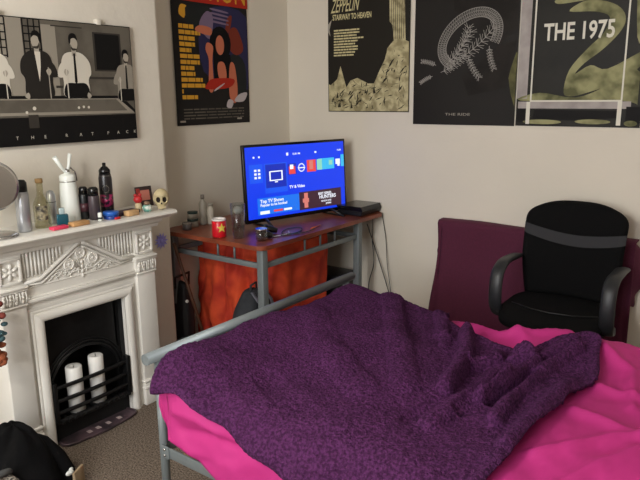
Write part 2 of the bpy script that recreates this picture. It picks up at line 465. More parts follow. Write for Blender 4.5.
def from_rows(Q):
    b = MB(); vs = [[b.bm.verts.new(p) for p in r] for r in Q]
    for i in range(len(Q)-1):
        for j in range(len(Q[0])-1): b._f([vs[i][j], vs[i+1][j], vs[i+1][j+1], vs[i][j+1]], True)
    return b
# duvet
PINK = mat('pink_cotton', (184, 38, 120), .75, noise_s=3, noise_a=.06, bump_s=220, bump=.12, dist=.001, sheen=.25)
wr = [([(-.50, 1.20), (-.30, 1.60), (-.10, 1.95)], .012), ([(-.46, 1.55), (-.3, 1.75), (.0, 1.9)], .014), ([(-.44, 1.85), (-.28, 1.80), (.1, 1.7)], .012),
      ([(-.42, 2.05), (-.2, 2.0), (.1, 2.1)], .016), ([(-1.1, 2.40), (-.85, 2.30), (-.6, 2.38)], .018), ([(-.95, 2.45), (-.75, 2.3)], .014),
      ([(-.47, 2.3), (-.35, 2.2), (-.3, 1.95)], .014), ([(-.5, 2.43), (-.3, 2.36), (.1, 2.35)], .014), ([(-1.5, 1.10), (-1.36, 1.18), (-1.18, 1.19)], -.010),
      ([(-1.52, 1.16), (-1.42, 1.2), (-1.34, 1.20)], .010), ([(-1.46, 1.02), (-1.36, 1.09), (-1.25, 1.155)], -.005), ([(-1.46, 1.05), (-1.3, 1.12)], .006), ([(-1.2, 1.02), (-1.0, 1.10), (-.85, 1.14)], .006)]
def dfn(u, v):
    a = -1.70 + u*(.30+1.70); c0, c1 = 1.035, 2.66
    c = c0 + v*(c1-c0)
    return shell(a, c, 0)
def base_d(a, c): return .008*fbm(a*6, c*6, 2.2)
def ddisp(u, v, p):
    a = -1.70 + u*2.0; c = 1.035 + v*1.625
    d = base_d(a, c) + .003*fbm(a*22, c*16, .2)
    for pts, amp in wr: d += 1.5*amp*math.exp(-(seg_d(a, c, pts)/.02)**1.5)
    if c < 1.25: d += .007*math.sin((a*1.1-c)*22+2*fbm(a*3, c*3))*(1.25-c)/.25
    return d
o = from_rows(cloth(dfn, 200, 170, ddisp)).build('duvet', PINK, None, origin=(-.7, 1.84, .32), fix=False)
sm = o.modifiers.new('thick', 'SOLIDIFY'); sm.thickness = .012; sm.offset = -1
tag(o, 'bright magenta pink duvet spread over the metal bed', 'duvet')
# blanket
FLEECE = mat('purple_fleece', (86, 43, 86), .95, noise_s=110, noise_a=.55, bump_s=150, bump=1.0, dist=.01, sheen=.15, spec=.1, detail=5)
def interp(t, pts):
    for (x0, y0), (x1, y1) in zip(pts, pts[1:]):
        if t <= x1:
            k = max(0, min(1, (t-x0)/(x1-x0))); k = k*k*(3-2*k); return y0 + (y1-y0)*k
    return pts[-1][1]
nearp = [(-1.75, 1.15), (-1.6, 1.15), (-1.47, 1.20), (-1.3, 1.205), (-1.15, 1.155), (-1.0, 1.11), (-.8, 1.14), (-.6, 1.2), (-.45, 1.24)]
farp = [(-1.75, 2.5), (-1.35, 2.56), (-1.16, 2.5), (-1.06, 2.30), (-.9, 2.19), (-.78, 2.16), (-.70, 2.14), (-.60, 2.28), (-.52, 2.33), (-.42, 2.22)]
rightp = [(0, -.52), (.3, -.49), (.6, -.465), (.85, -.43), (1, -.47)]
fr = [([(-.93, 2.17), (-.86, 2.02), (-.81, 1.82), (-.79, 1.7)], .040, .030), ([(-.76, 2.06), (-.75, 2.02), (-.80, 1.95)], .030, .026),
      ([(-.59, 1.60), (-.60, 1.81), (-.57, 2.06), (-.53, 2.2)], .034, .026), ([(-.52, 1.5), (-.51, 1.7), (-.49, 1.95)], .020, .03),
      ([(-.67, 1.70), (-.64, 1.88), (-.62, 2.04), (-.70, 2.1)], .040, .024), ([(-.64, 1.70), (-.615, 1.80), (-.60, 1.95)], -.030, .020), ([(-.70, 1.60), (-.68, 1.75), (-.69, 1.95)], -.020, .022),
      ([(-.70, 2.05), (-.62, 2.1), (-.56, 2.25)], .022, .025), ([(-.74, 1.5), (-.70, 1.7), (-.67, 1.85)], .026, .035),
      ([(-.78, 1.95), (-.75, 1.75), (-.8, 1.5)], -.012, .03), ([(-1.36, 2.35), (-1.1, 1.95), (-.9, 1.65)], .016, .05),
      ([(-1.5, 1.95), (-1.25, 1.72), (-1.0, 1.55)], .012, .06), ([(-1.24, 2.3), (-1.05, 2.0)], -.012, .04), ([(-1.3, 1.45), (-1.0, 1.3)], -.010, .05),
      ([(-1.12, 2.33), (-1.05, 2.22), (-1.0, 2.1)], .022, .03), ([(-.98, 2.15), (-.95, 2.02)], .012, .022)]
def blk_ac(u, v):
    xr_ = interp(v, rightp); a = -1.618 + u*(xr_+1.618)
    y0_ = interp(a, nearp); y1_ = interp(a, farp)
    return a, y0_ + v*(y1_-y0_)
def bfn(u, v):
    a, c = blk_ac(u, v); return shell(a, c, .030)
def bdisp(u, v, p):
    a, c = blk_ac(u, v)
    d = base_d(a, c) + .011*fbm(a*4.2, c*4.2, 5.2)
    for pts, amp in wr:
        if amp > 0: d += 1.5*amp*math.exp(-(seg_d(a, c, pts)/.02)**1.5)
    for pts, amp, wd in fr:
        t_ = seg_d(a, c, pts)/wd
        d += amp*(.45*math.exp(-t_*t_) + .75*math.sqrt(max(0, 1-t_*t_)))
    e = min(u*1.2, (1-u)*1.2, v*1.2, (1-v)*1.2)
    d += .010*math.exp(-((e-.02)/.018)**2)                         # thick hem
    d += .0028*noise.noise(V(p.x*75, p.y*75, p.z*75)) + .0022*noise.noise(V(p.x*150, p.y*150, p.z*150))
    if c < 1.3: d += .008*math.sin(a*26+1)*(1.3-c)/.2
    return d
o = from_rows(cloth(bfn, 290, 300, bdisp)).build('fleece_blanket', FLEECE, None, origin=(-1.1, 1.84, .6), fix=False)
sm = o.modifiers.new('thick', 'SOLIDIFY'); sm.thickness = .016; sm.offset = -1
tag(o, 'fluffy dark purple fleece blanket bunched over the pink duvet', 'blanket')

# ---------------------------------------------------------------- desk
desk = thing('computer_desk', 'small desk with reddish brown top and grey metal legs in the alcove', 'desk', (-2.42, 2.83, 0))
DO = (-2.42, 2.83, 0)
def rrect(x0, x1, y0, y1, rs, n=6):
    pts = []
    for (cx, cy, a0, r) in ((x1-rs[0], y0+rs[0], -PI/2, rs[0]), (x1-rs[1], y1-rs[1], 0, rs[1]), (x0+rs[2], y1-rs[2], PI/2, rs[2]), (x0+rs[3], y0+rs[3], PI, rs[3])):
        for k in range(n+1): a = a0+PI/2*k/n; pts.append((cx+math.cos(a)*r, cy+math.sin(a)*r))
    return pts
b = MB().prism(rrect(-2.785, -2.035, 2.255, 3.405, (.04, .04, .005, .005)), lambda u, v, w_: V(u, v, .757+w_), .023)
bmesh.ops.bevel(b.bm, geom=[e for e in b.bm.edges if abs(e.verts[0].co.z-e.verts[1].co.z) < 1e-4], offset=.004, segments=2, affect='EDGES')
b.build('desktop', CHERRY, desk, origin=DO)
for (x, y) in ((-2.08, 2.305), (-2.08, 3.17), (-2.74, 2.305), (-2.74, 3.17)):
    MB().box(x-.02, x+.02, y-.02, y+.02, .01, .757, .003).build('leg', GREYM, desk, origin=DO)
    MB().box(x-.023, x+.023, y-.023, y+.023, .0, .012, .003).build('foot_cap', BLACKP, desk, origin=DO)
for (x0, x1, y0, y1) in ((-2.72, -2.10, 2.297, 2.313), (-2.72, -2.10, 3.162, 3.178)):
    MB().box(x0, x1, y0, y1, .652, .680, .002).build('crossbar', GREYM, desk, origin=DO)
for x in (-2.08, -2.74):
    MB().box(x-.008, x+.008, 2.325, 3.15, .652, .680, .002).build('crossbar', GREYM, desk, origin=DO)
for (x, y) in ((-2.39, 2.305), (-2.27, 2.305), (-2.08, 2.65), (-2.08, 2.79), (-2.08, 2.93)):
    MB().tube([(x, y, .68), (x, y, .757)], .006, 10).build('spindle', GREYM, desk, origin=DO)

# ---------------------------------------------------------------- television
TY = 2.90; ang = math.atan2(.238, .971)                    # screen runs mostly along +Y
tilt = math.radians(3)
tv = thing('television', 'flat black television on the desk showing a bright blue menu', 'television', (-2.312, 2.905, .781), -ang)
# local frame: u along local +Y, facing +X, z up
W, HH = .745, .435
zb = .022
def TV(u, v, w_=0):
    return V(w_*math.cos(tilt) - v*math.sin(tilt), u, zb + v*math.cos(tilt) + w_*math.sin(tilt))
b = MB()
Mt = Matrix.Rotation(-tilt, 4, 'Y')
b.box(-.022, 0, -W/2, W/2, 0, HH, .004, M=Matrix.Translation((0, 0, zb)) @ Mt)
b.box(-.055, -.018, -W/2+.09, W/2-.09, .05, HH-.12, .012, M=Matrix.Translation((0, 0, zb)) @ Mt)
b.build('casing', BLACKG, tv)
for s_ in (-1, 1):
    b = MB(); y = s_*.24
    b.tube([(-.09, y+s_*.02, .006), (-.01, y, .04), (.09, y+s_*.02, .006)], [.006, .009, .006], 8); b.box(-.1, .1, y+s_*.02-.008, y+s_*.02+.008, 0, .007, .002)
    b.build('stand_foot', BLACKP, tv)
BL = (4, 58, 232)
def em(n, c, e=1.0): 
    m = bpy.data.materials.new(n); m.use_nodes = True; nt = m.node_tree; N = nt.nodes
    bs = N['Principled BSDF']; bs.inputs['Base Color'].default_value = (.01, .01, .01, 1); bs.inputs['Roughness'].default_value = .3
    bs.inputs['Emission Color'].default_value = lin(c)+(1,); bs.inputs['Emission Strength'].default_value = e*.76
    return m
b = MB()
mg, mb_ = .014, .022
def R(u0, v0, u1, v1, layer):   # fractions of the screen, v from top
    U = lambda f: -W/2+mg+f*(W-2*mg)
    Z = lambda f: mb_+(1-f)*(HH-mg-mb_)
    d = .0006+.0004*layer
    b.poly([TV(U(u0), Z(v1), d), TV(U(u1), Z(v1), d), TV(U(u1), Z(v0), d), TV(U(u0), Z(v0), d)])
def T(s_, u, v, size, layer=4):
    U = -W/2+mg+u*(W-2*mg); Z = mb_+(1-v)*(HH-mg-mb_)
    b.text(s_, lambda x, y, d_: TV(U+x, Z+y, .0006+.0004*layer), size, bold=.025)
b.m(em('screen_blue', BL, 1.15)); R(0, 0, 1, 1, 0)
b.m(em('screen_tile', (18, 86, 240), 1.1)); R(.03, .24, .155, .50, 1); R(.17, .24, .39, .66, 1)
b.m(em('screen_deep', (8, 44, 190), 1)); R(.18, .255, .38, .585, 2); R(.40, .27, .485, .43, 1)
b.m(em('screen_strip', (24, 116, 240), 1.1)); R(.09, .715, .50, .955, 1)
b.m(em('screen_cyan', (60, 190, 240), 1.1)); R(.72, .235, .805, .40, 1); R(.805, .235, .89, .40, 2); R(.965, .20, 1, .38, 1)
b.m(em('screen_red', (235, 70, 66), 1.1)); R(.595, .24, .69, .415, 1); R(.24, .90, .33, .93, 3); R(.41, .31, .475, .42, 2)
b.m(em('screen_mint', (150, 225, 200), 1)); R(.70, .24, .755, .40, 3); R(.83, .27, .87, .34, 3)
b.m(em('screen_brown', (64, 34, 50), 1)); R(.50, .70, .955, .965, 2)
b.m(em('screen_flesh', (225, 130, 120), 1)); R(.55, .72, .59, .94, 3); R(.62, .25, .66, .38, 3); R(.535, .80, .60, .86, 3)
b.m(em('screen_white', (240, 244, 255), 1.2))
R(.215, .35, .345, .365, 3); R(.215, .475, .345, .49, 3); R(.215, .35, .228, .49, 3); R(.332, .35, .345, .49, 3); R(.265, .50, .295, .515, 3)
for (x, y) in ((.075, .31), (.11, .31), (.075, .36), (.11, .36), (.075, .41), (.11, .41)): R(x, y, x+.022, y+.03, 3)
R(.07, .13, .085, .155, 3); R(.12, .13, .135, .155, 3); R(.39, .11, .41, .15, 3); R(.68, .12, .70, .145, 3)
R(.42, .285, .455, .35, 4); R(.905, .26, .955, .34, 3); R(.925, .33, .95, .37, 3)
R(.50, .335, .575, .35, 3); ringpts = [(.5375+.03*math.cos(k*PI/8), .34+.055*math.sin(k*PI/8)) for k in range(16)]
for k in range(16):
    x_, y_ = ringpts[k]; R(x_-.005, y_-.008, x_+.005, y_+.008, 3)
R(.11, .90, .20, .945, 3); R(.34, .90, .42, .93, 4)
T('TV & Video', .405, .625, .024); T('Top TV Shows', .115, .785, .027); T('Popular to be hooked', .115, .835, .021)
T('12:30  PM', .45, .145, .014); T('VOIR', .925, .14, .014); T('BEST SERIES', .70, .775, .020); T('HUNTERS', .71, .835, .030); T('SEASON ONE', .73, .885, .013); T('prime', .78, .925, .018)
o = b.build('screen', None, tv, fix=False); o['label'] = 'glowing blue menu screen'

# ---------------------------------------------------------------- office chair
ch = thing('office_chair', 'black fabric swivel office chair with curved plastic arms by the back wall', 'chair', (-.832, 3.005, 0), math.radians(1))
CF = mat('black_chair_fabric', (12, 12, 13), .9, spec=.15, noise_s=300, noise_a=.3, bump_s=500, bump=.3, dist=.001)
BAND = mat('grey_band_fabric', (46, 46, 49), .9, bump_s=500, bump=.3, dist=.001)
def backpt(u, v, t):                                        # u -1..1, v 0..1, t thickness side
    z = .50+v*.475; hw = .232*(1-.10*max(0, 1-v*2.2)**1.5) 
    hw *= 1+.05*v
    if v > .8: q = (v-.8)/.2; hw = hw*math.sqrt(max(0, 1-.42*q**3))
    x = u*hw
    y = .185 + .07*v + .05*(v-.4)**2 - .035*u*u*1 - .012*math.sin(v*PI)
    e = (1-abs(u)**6)*(1-abs(2*v-1)**10)
    return V(x, y + (t*.028*e**.5 if t else 0) , z - .03*max(0, v-.5)*2*abs(u)**3)
b = MB()
for t in (-1, 1): b.grid(lambda u, v: backpt(u*2-1, v, t), 28, 36)
bmesh.ops.remove_doubles(b.bm, verts=b.bm.verts[:], dist=.0008)
b.build('backrest', CF, ch)
b = MB()
def bandpt(u, v):
    uu = u*2-1; vv = .555+.105*uu*uu-.02*uu+v*.115
    p = backpt(uu, vv, -1); p.y -= .0035; return p
b.grid(bandpt, 28, 6)
b.build('back_band', BAND, ch)['label'] = 'lighter grey fabric band'
b = MB(); b.box(-.16, .16, .245, .262, .55, .9, .008, M=Matrix.Rotation(math.radians(-7), 4, 'X') @ Matrix.Translation((0, -.0, 0)) @ Matrix.Identity(4)); 
bmesh.ops.translate(b.bm, verts=b.bm.verts[:], vec=V(0, -.045, .02)); b.build('back_shell', BLACKP, ch)
def seatpt(u, v, t):
    a = u*2*PI; sx = .245; sy = .225
    cx = math.copysign(abs(math.cos(a))**.55, math.cos(a)); sy_ = math.copysign(abs(math.sin(a))**.55, math.sin(a))
    r = math.sin(min(v, .5)*PI) if v < .5 else 1
    return V(cx*sx*v, sy_*sy*v - .01, 0)
b = MB()
for (side) in (0, 1):
    def sp(u, v):
        p = seatpt(u, math.sin(v*PI/2), 0); e = (1-v**8)
        yy = (p.y+.22)/.44
        drop = .03*max(0, .25-yy)/.25
        z = .505 + .004*fbm(p.x*9, p.y*9) - drop*1.0 - .03*(1-math.sqrt(max(0, 1-v**8))) if side else .425
        if not side: z = .425 + .03*v**10
        return V(p.x, p.y, z)
    b.grid(sp, 40, 14, closeu=True)
bmesh.ops.remove_doubles(b.bm, verts=b.bm.verts[:], dist=.0005)
b.build('seat', CF, ch)
b = MB()                                                   # seam lines across the seat
b.tube([(-.2, -.06, .507), (-.1, -.11, .508), (0, -.125, .508), (.1, -.11, .508), (.2, -.06, .507)], .003, 6)
b.build('seat_piping', BLACKP, ch)
ARM = mat('arm_plastic', (34, 36, 39), .45, bump_s=120, bump=.1)
for s_ in (-1, 1):
    b = MB()
    ctrl = [(.235, .03, .435), (.25, -.05, .435), (.25, -.12, .46), (.25, -.155, .52), (.25, -.16, .60), (.25, -.14, .665), (.25, -.09, .695), (.252, -.03, .703), (.25, .08, .70), (.25, .16, .69), (.225, .205, .68)]
    pts = []
    for i in range(len(ctrl)-1):
        p0 = Vector(ctrl[max(i-1, 0)]); p1 = Vector(ctrl[i]); p2 = Vector(ctrl[i+1]); p3 = Vector(ctrl[min(i+2, len(ctrl)-1)])
        for k in range(4):
            t = k/4; pts.append(.5*((2*p1)+(p2-p0)*t+(2*p0-5*p1+4*p2-p3)*t*t+(3*p1-p0-3*p2+p3)*t**3))
    pts.append(Vector(ctrl[-1]))
    pts = [V(p.x*s_, p.y, p.z) for p in pts]
    n = len(pts); rad = [.022 if i < 6 else .022+.010*min(1, (i-6)/5) if i < n-8 else .032-.016*min(1, (i-n+8)/7) for i in range(n)]
    b.tube(pts, rad, 12, sx=.42, up=(1, 0, 0))
    b.build('armrest', ARM, ch)
MB().lathe([(.03, .10), (.03, .25), (.018, .25), (.018, .425)]).build('gas_lift', BLACKP, ch)
for k in range(5):
    a = 2*PI*k/5+.3; d = V(math.cos(a), math.sin(a), 0)
    leg = MB().tube([d*.02+V(0, 0, .12), d*.15+V(0, 0, .10), d*.27+V(0, 0, .075)], [.025, .02, .014], 8).build('leg', BLACKP, ch)
    b = MB(); M = Matrix.Rotation(a, 4, 'Z')
    for s2 in (-1, 1): b.lathe([(0, -.009), (.024, -.009), (.026, 0), (.024, .009), (0, .009)], c=d*.275+V(0, 0, .027)+M @ V(0, s2*.014, 0), axis='y', M=M, n=14)
    b.tube([d*.275+V(0, 0, .03), d*.275+V(0, 0, .08)], .006, 8)
    b.build('caster', BLACKP, leg)

# ---------------------------------------------------------------- maroon throw by the wall
MAROON = mat('maroon_fabric', (84, 26, 52), .9, noise_s=120, noise_a=.15, bump_s=300, bump=.3, dist=.002, sheen=.2)
def thr(u, v):
    x = -1.605 + u*1.03 - .07*v*max(0, 1-u*4); s_ = v*1.05
    wob = .012*math.sin(u*17+1)*min(1, v*1.6) + .02*fbm(u*4, v*2, .7)*v
    if abs(u-.5) > .47: wob -= .02*v
    x += .02*math.sin(v*6)*(1 if u < .02 else 0) + (-.03+.05*v if u < .06 else 0)*(1-u/.06 if u < .06 else 0)
    if s_ < .063: return V(x, 3.408-s_, .785+.004*math.sin(u*9) - .0)
    q = s_-.063; r = .02
    if q < r*PI/2: return V(x, 3.345-r*math.sin(q/r), .785-r+r*math.cos(q/r))
    q -= r*PI/2
    return V(x, 3.325-wob-.02*q, .765-q*.85 + .0)
b = MB().grid(thr, 120, 80)
o = b.build('throw', MAROON, None, origin=(-1.05, 3.33, 0)); sm = o.modifiers.new('t', 'SOLIDIFY'); sm.thickness = .006; sm.offset = 0
tag(o, 'dark maroon throw draped over a low unit against the back wall', 'throw')
for (x0, sg) in ((-1.60, -1), (-.58, 1)):                 # ruffled corner folds at each end
    b = MB().grid(lambda u, v: V(x0+sg*(.045*math.sin(v*PI)*math.sin(u*PI*.5)+.012*math.sin(v*14)*u), 3.33+.06*u, .785-.02*u-.32*v), 8, 24)
    b.build('side_ruffle', MAROON, o, origin=(-1.05, 3.33, 0))
b = MB(); b.box(-1.56, -.60, 3.365, 3.408, .1, .765, .01)
for k in range(24): b.box(-1.54+k*.039, -1.52+k*.039, 3.36, 3.366, .14, .75, .002)
tag(b.build('radiator', mat('radiator_white', (225, 222, 215), .4), None, origin=(-1.05, 3.36, .1)), 'low unit hidden beneath the maroon throw by the wall', 'radiator')

# ---------------------------------------------------------------- pictures on the walls
BLK = mat('print_black', (20, 19, 19), .45); SIL = mat('print_silver', (165, 158, 146), .5)
G1 = mat('print_grey_light', (150, 143, 130), .5); G2 = mat('print_grey_mid', (104, 98, 88), .5, noise_s=9, noise_a=.25)
G3 = mat('print_grey_dark', (58, 54, 49), .5); OFFW = mat('print_offwhite', (212, 206, 192), .5); SKIN = mat('print_skin_grey', (172, 164, 150), .5)
# canvas over the mantel
px = -2.605
cv = thing('canvas_print', 'wide black and white snooker hall canvas hung over the mantelpiece', 'picture', (XB, 1.45, 1.303))
CO = (XB, 1.45, 1.303)
YL, YR, ZB_, ZT = .92, 2.008, 1.303, 1.821
box(XB+.001, px-.001, YL, YR, ZB_, ZT).build('canvas', BLK, cv, origin=CO)
b = MB()
def K(layer): return lambda y, z, d=0: V(px-.0006+.0004*layer, y, z)
def q(mb, layer, pts): mb.poly([V(px-.0006+.0004*layer, y, z) for y, z in pts])
def rc(mb, layer, y0, z0, y1, z1): q(mb, layer, [(y0, z0), (y1, z0), (y1, z1), (y0, z1)])
b.m(G2); rc(b, 1, YL+.004, 1.42, YR-.004, ZT-.004)
b.m(G1); rc(b, 2, YL+.004, 1.505, 1.47, ZT-.004); rc(b, 2, 1.555, 1.505, 1.62, 1.80)
b.m(G3); rc(b, 3, 1.80, 1.615, 1.948, 1.785); rc(b, 3, 1.0, 1.6, 1.1, 1.8); rc(b, 3, 1.60, 1.795, 1.75, 1.80)
b.m(BLK); rc(b, 4, 1.81, 1.622, 1.94, 1.778)
for (ya, yb_) in ((1.475, 1.55), (1.335, 1.40)):
    for k in range(4): rc(b, 4, ya+k*(yb_-ya)/3-.003, 1.66, ya+k*(yb_-ya)/3+.003, 1.815)
    for k in range(6): rc(b, 4, ya, 1.665+k*.03, yb_, 1.670+k*.03)
# table bed, cushions, front
b.m(G1); q(b, 4, [(YL, 1.43), (2.0, 1.425), (1.93, 1.494), (YL, 1.497)])
b.m(G2); q(b, 5, [(YL, 1.442), (1.96, 1.437), (1.90, 1.490), (YL, 1.492)])
b.m(BLK); q(b, 6, [(YL, 1.497), (1.93, 1.494), (1.93, 1.506), (YL, 1.510)]); q(b, 6, [(1.93, 1.506), (2.003, 1.44), (2.003, 1.425), (1.91, 1.495)])
b.m(G3); rc(b, 6, 1.46, 1.375, 1.505, 1.43)
b.m(OFFW)
for (y, z, r) in ((1.49, 1.456, .008), (1.70, 1.455, .006), (1.725, 1.458, .006), (1.75, 1.456, .006), (1.455, 1.44, .006)):
    q(b, 7, [(y+math.cos(a*PI/6)*r, z+math.sin(a*PI/6)*r) for a in range(12)])
# people round the table: plain generic figures
def sm(pts, n=5):
    out = []; k = len(pts)
    for i in range(k):
        P = [pts[(i+j-1) % k] for j in range(4)]
        for a in range(n):
            t_ = a/n
            out.append(tuple(.5*((2*P[1][c])+(P[2][c]-P[0][c])*t_+(2*P[0][c]-5*P[1][c]+4*P[2][c]-P[3][c])*t_*t_+(3*P[1][c]-P[0][c]-3*P[2][c]+P[3][c])*t_**3) for c in (0, 1)))
    return out
def qs(layer, pts, y0, z0, k, fl):
    q(b, layer, [(min(y0+fl*u*k, 2.004), z0+v*k) for u, v in pts])
def fig(y, suit, body, z0=1.506, s_=1.0, flip=1, shirtm=OFFW):
    Q = lambda l, pts: qs(l, pts, y, z0, s_, flip)
    b.m(body); Q(7, sm([(-.055, -.003), (-.062, .07), (-.078, .10), (-.07, .15), (-.03, .185), (.03, .185), (.058, .165), (.068, .12), (.062, .06), (.058, -.003)]))
    b.m(body); Q(7.3, sm([(.045, .15), (.075, .13), (.088, .085), (.06, .08), (.03, .105), (.035, .12)]))
    b.m(SKIN); Q(7.6, [(-.010, .17), (.012, .17), (.012, .205), (-.010, .205)])
    b.m(SKIN); Q(8, sm([(-.018, .235), (-.019, .215), (-.008, .193), (.006, .192), (.016, .215), (.016, .24), (0, .25)]))
    b.m(G3); Q(8.4, sm([(-.017, .200), (-.004, .194), (.010, .196), (.015, .22), (.006, .205), (-.008, .203)]))
    b.m(BLK); Q(8.8, sm([(-.019, .238), (-.012, .262), (.008, .266), (.022, .25), (.020, .218), (.014, .228), (.010, .242), (-.006, .246)]))
    if suit: b.m(OFFW); Q(9, [(-.010, .182), (.016, .182), (.012, .12), (.002, .06), (-.004, .12)])
    else:
        b.m(BLK); Q(9, [(-.004, .182), (.005, .182), (.008, .06), (.001, .05), (-.005, .06)]); Q(9.5, sm([(-.055, -.004), (-.05, .05), (.0, .055), (.052, .05), (.056, -.004)]))
    b.m(SKIN); Q(10, sm([(.035, .105), (.05, .115), (.058, .10), (.045, .085)])); Q(10, sm([(-.07, .0), (-.055, .015), (-.048, .0), (-.055, -.012)]))
    b.m(OFFW if not suit else SIL); Q(11, [(.043, -.01), (.048, -.01), (.047, .12), (.043, .12)])
fig(1.525, True, mat('print_suit', (40, 37, 34), .5), flip=1); fig(1.70, False, OFFW, flip=-1); fig(1.968, False, G1, z0=1.49, s_=.85, flip=-1)
fig(1.34, False, OFFW, z0=1.506, s_=.9); fig(1.2, True, G3, s_=.95); fig(1.06, False, OFFW, s_=.9)
b.m(G3); q(b, 6, [(1.76, 1.58), (1.94, 1.58), (1.94, 1.59), (1.76, 1.59)]); q(b, 6, [(1.60, 1.54), (1.66, 1.54), (1.66, 1.55), (1.60, 1.55)])
b.m(OFFW)
for ch_, y in zip('THERATPACK', (1.395, 1.46, 1.52, 1.62, 1.69, 1.75, 1.835, 1.89, 1.94, 1.985)):
    b.text(ch_, lambda x_, z_, d: V(px+.004, y+x_, 1.330+z_), .020, depth=0)
b.build('printed_image', None, cv, origin=CO, fix=False)
for y in (1.376, 1.84):
    MB().box(XB+.001, px+.002, y-.012, y+.012, ZT-.003, ZT+.022, .002).build('hanging_clip', mat('clear_plastic', (226, 220, 206), .3), cv, origin=CO)['label'] = 'small pale clip'

def poster(name, label, pos, wd, hg, paper, facing, art, wob=.004):
    """facing 'x': on the alcove wall, u runs along +Y; 'y': on the back wall, u runs along +X"""
    t = thing(name, label, 'poster', pos)
    def P(u, v, l):
        d = .003+wob*(.5+.5*math.sin(u*9+v*5))*(1-v/hg*.4) * (1 if 0 < u < wd else 1) + l*.0005
        return V(d, u, v) if facing == 'x' else V(u, -d, v)
    b = MB().m(paper)
    b.grid(lambda u, v: P(u*wd, v*hg, 0), 12, 16)
    b.build('paper', None, t, fix=False)
    b = MB(); art(b, P); b.build('print', None, t, fix=False)
    return t
def sub(b, P, pts, l, n=1):
    # polygon laid on the paper, refined so that it follows the waves
    t = bmesh.new(); vs = [t.verts.new((u, v, 0)) for u, v in pts]; t.faces.new(vs)
    for k in range(1, 12):
        x = k/12*.61; bmesh.ops.bisect_plane(t, geom=t.verts[:]+t.edges[:]+t.faces[:], plane_co=(x, 0, 0), plane_no=(1, 0, 0))
    for k in range(1, 16):
        y = k/16*.92; bmesh.ops.bisect_plane(t, geom=t.verts[:]+t.edges[:]+t.faces[:], plane_co=(0, y, 0), plane_no=(0, 1, 0))
    mp = {v: b.bm.verts.new(P(v.co.x, v.co.y, l)) for v in t.verts}
    for f in t.faces: b._f([mp[v] for v in f.verts])
    t.free()
def rect(b, P, u0, v0, u1, v1, l): sub(b, P, [(u0, v0), (u1, v0), (u1, v1), (u0, v1)], l)
def oval(b, P, cu, cvv, ru, rv, l, rot=0):
    sub(b, P, [(cu+math.cos(a*PI/10)*ru*math.cos(rot)-math.sin(a*PI/10)*rv*math.sin(rot), cvv+math.cos(a*PI/10)*ru*math.sin(rot)+math.sin(a*PI/10)*rv*math.cos(rot)) for a in range(20)], l)

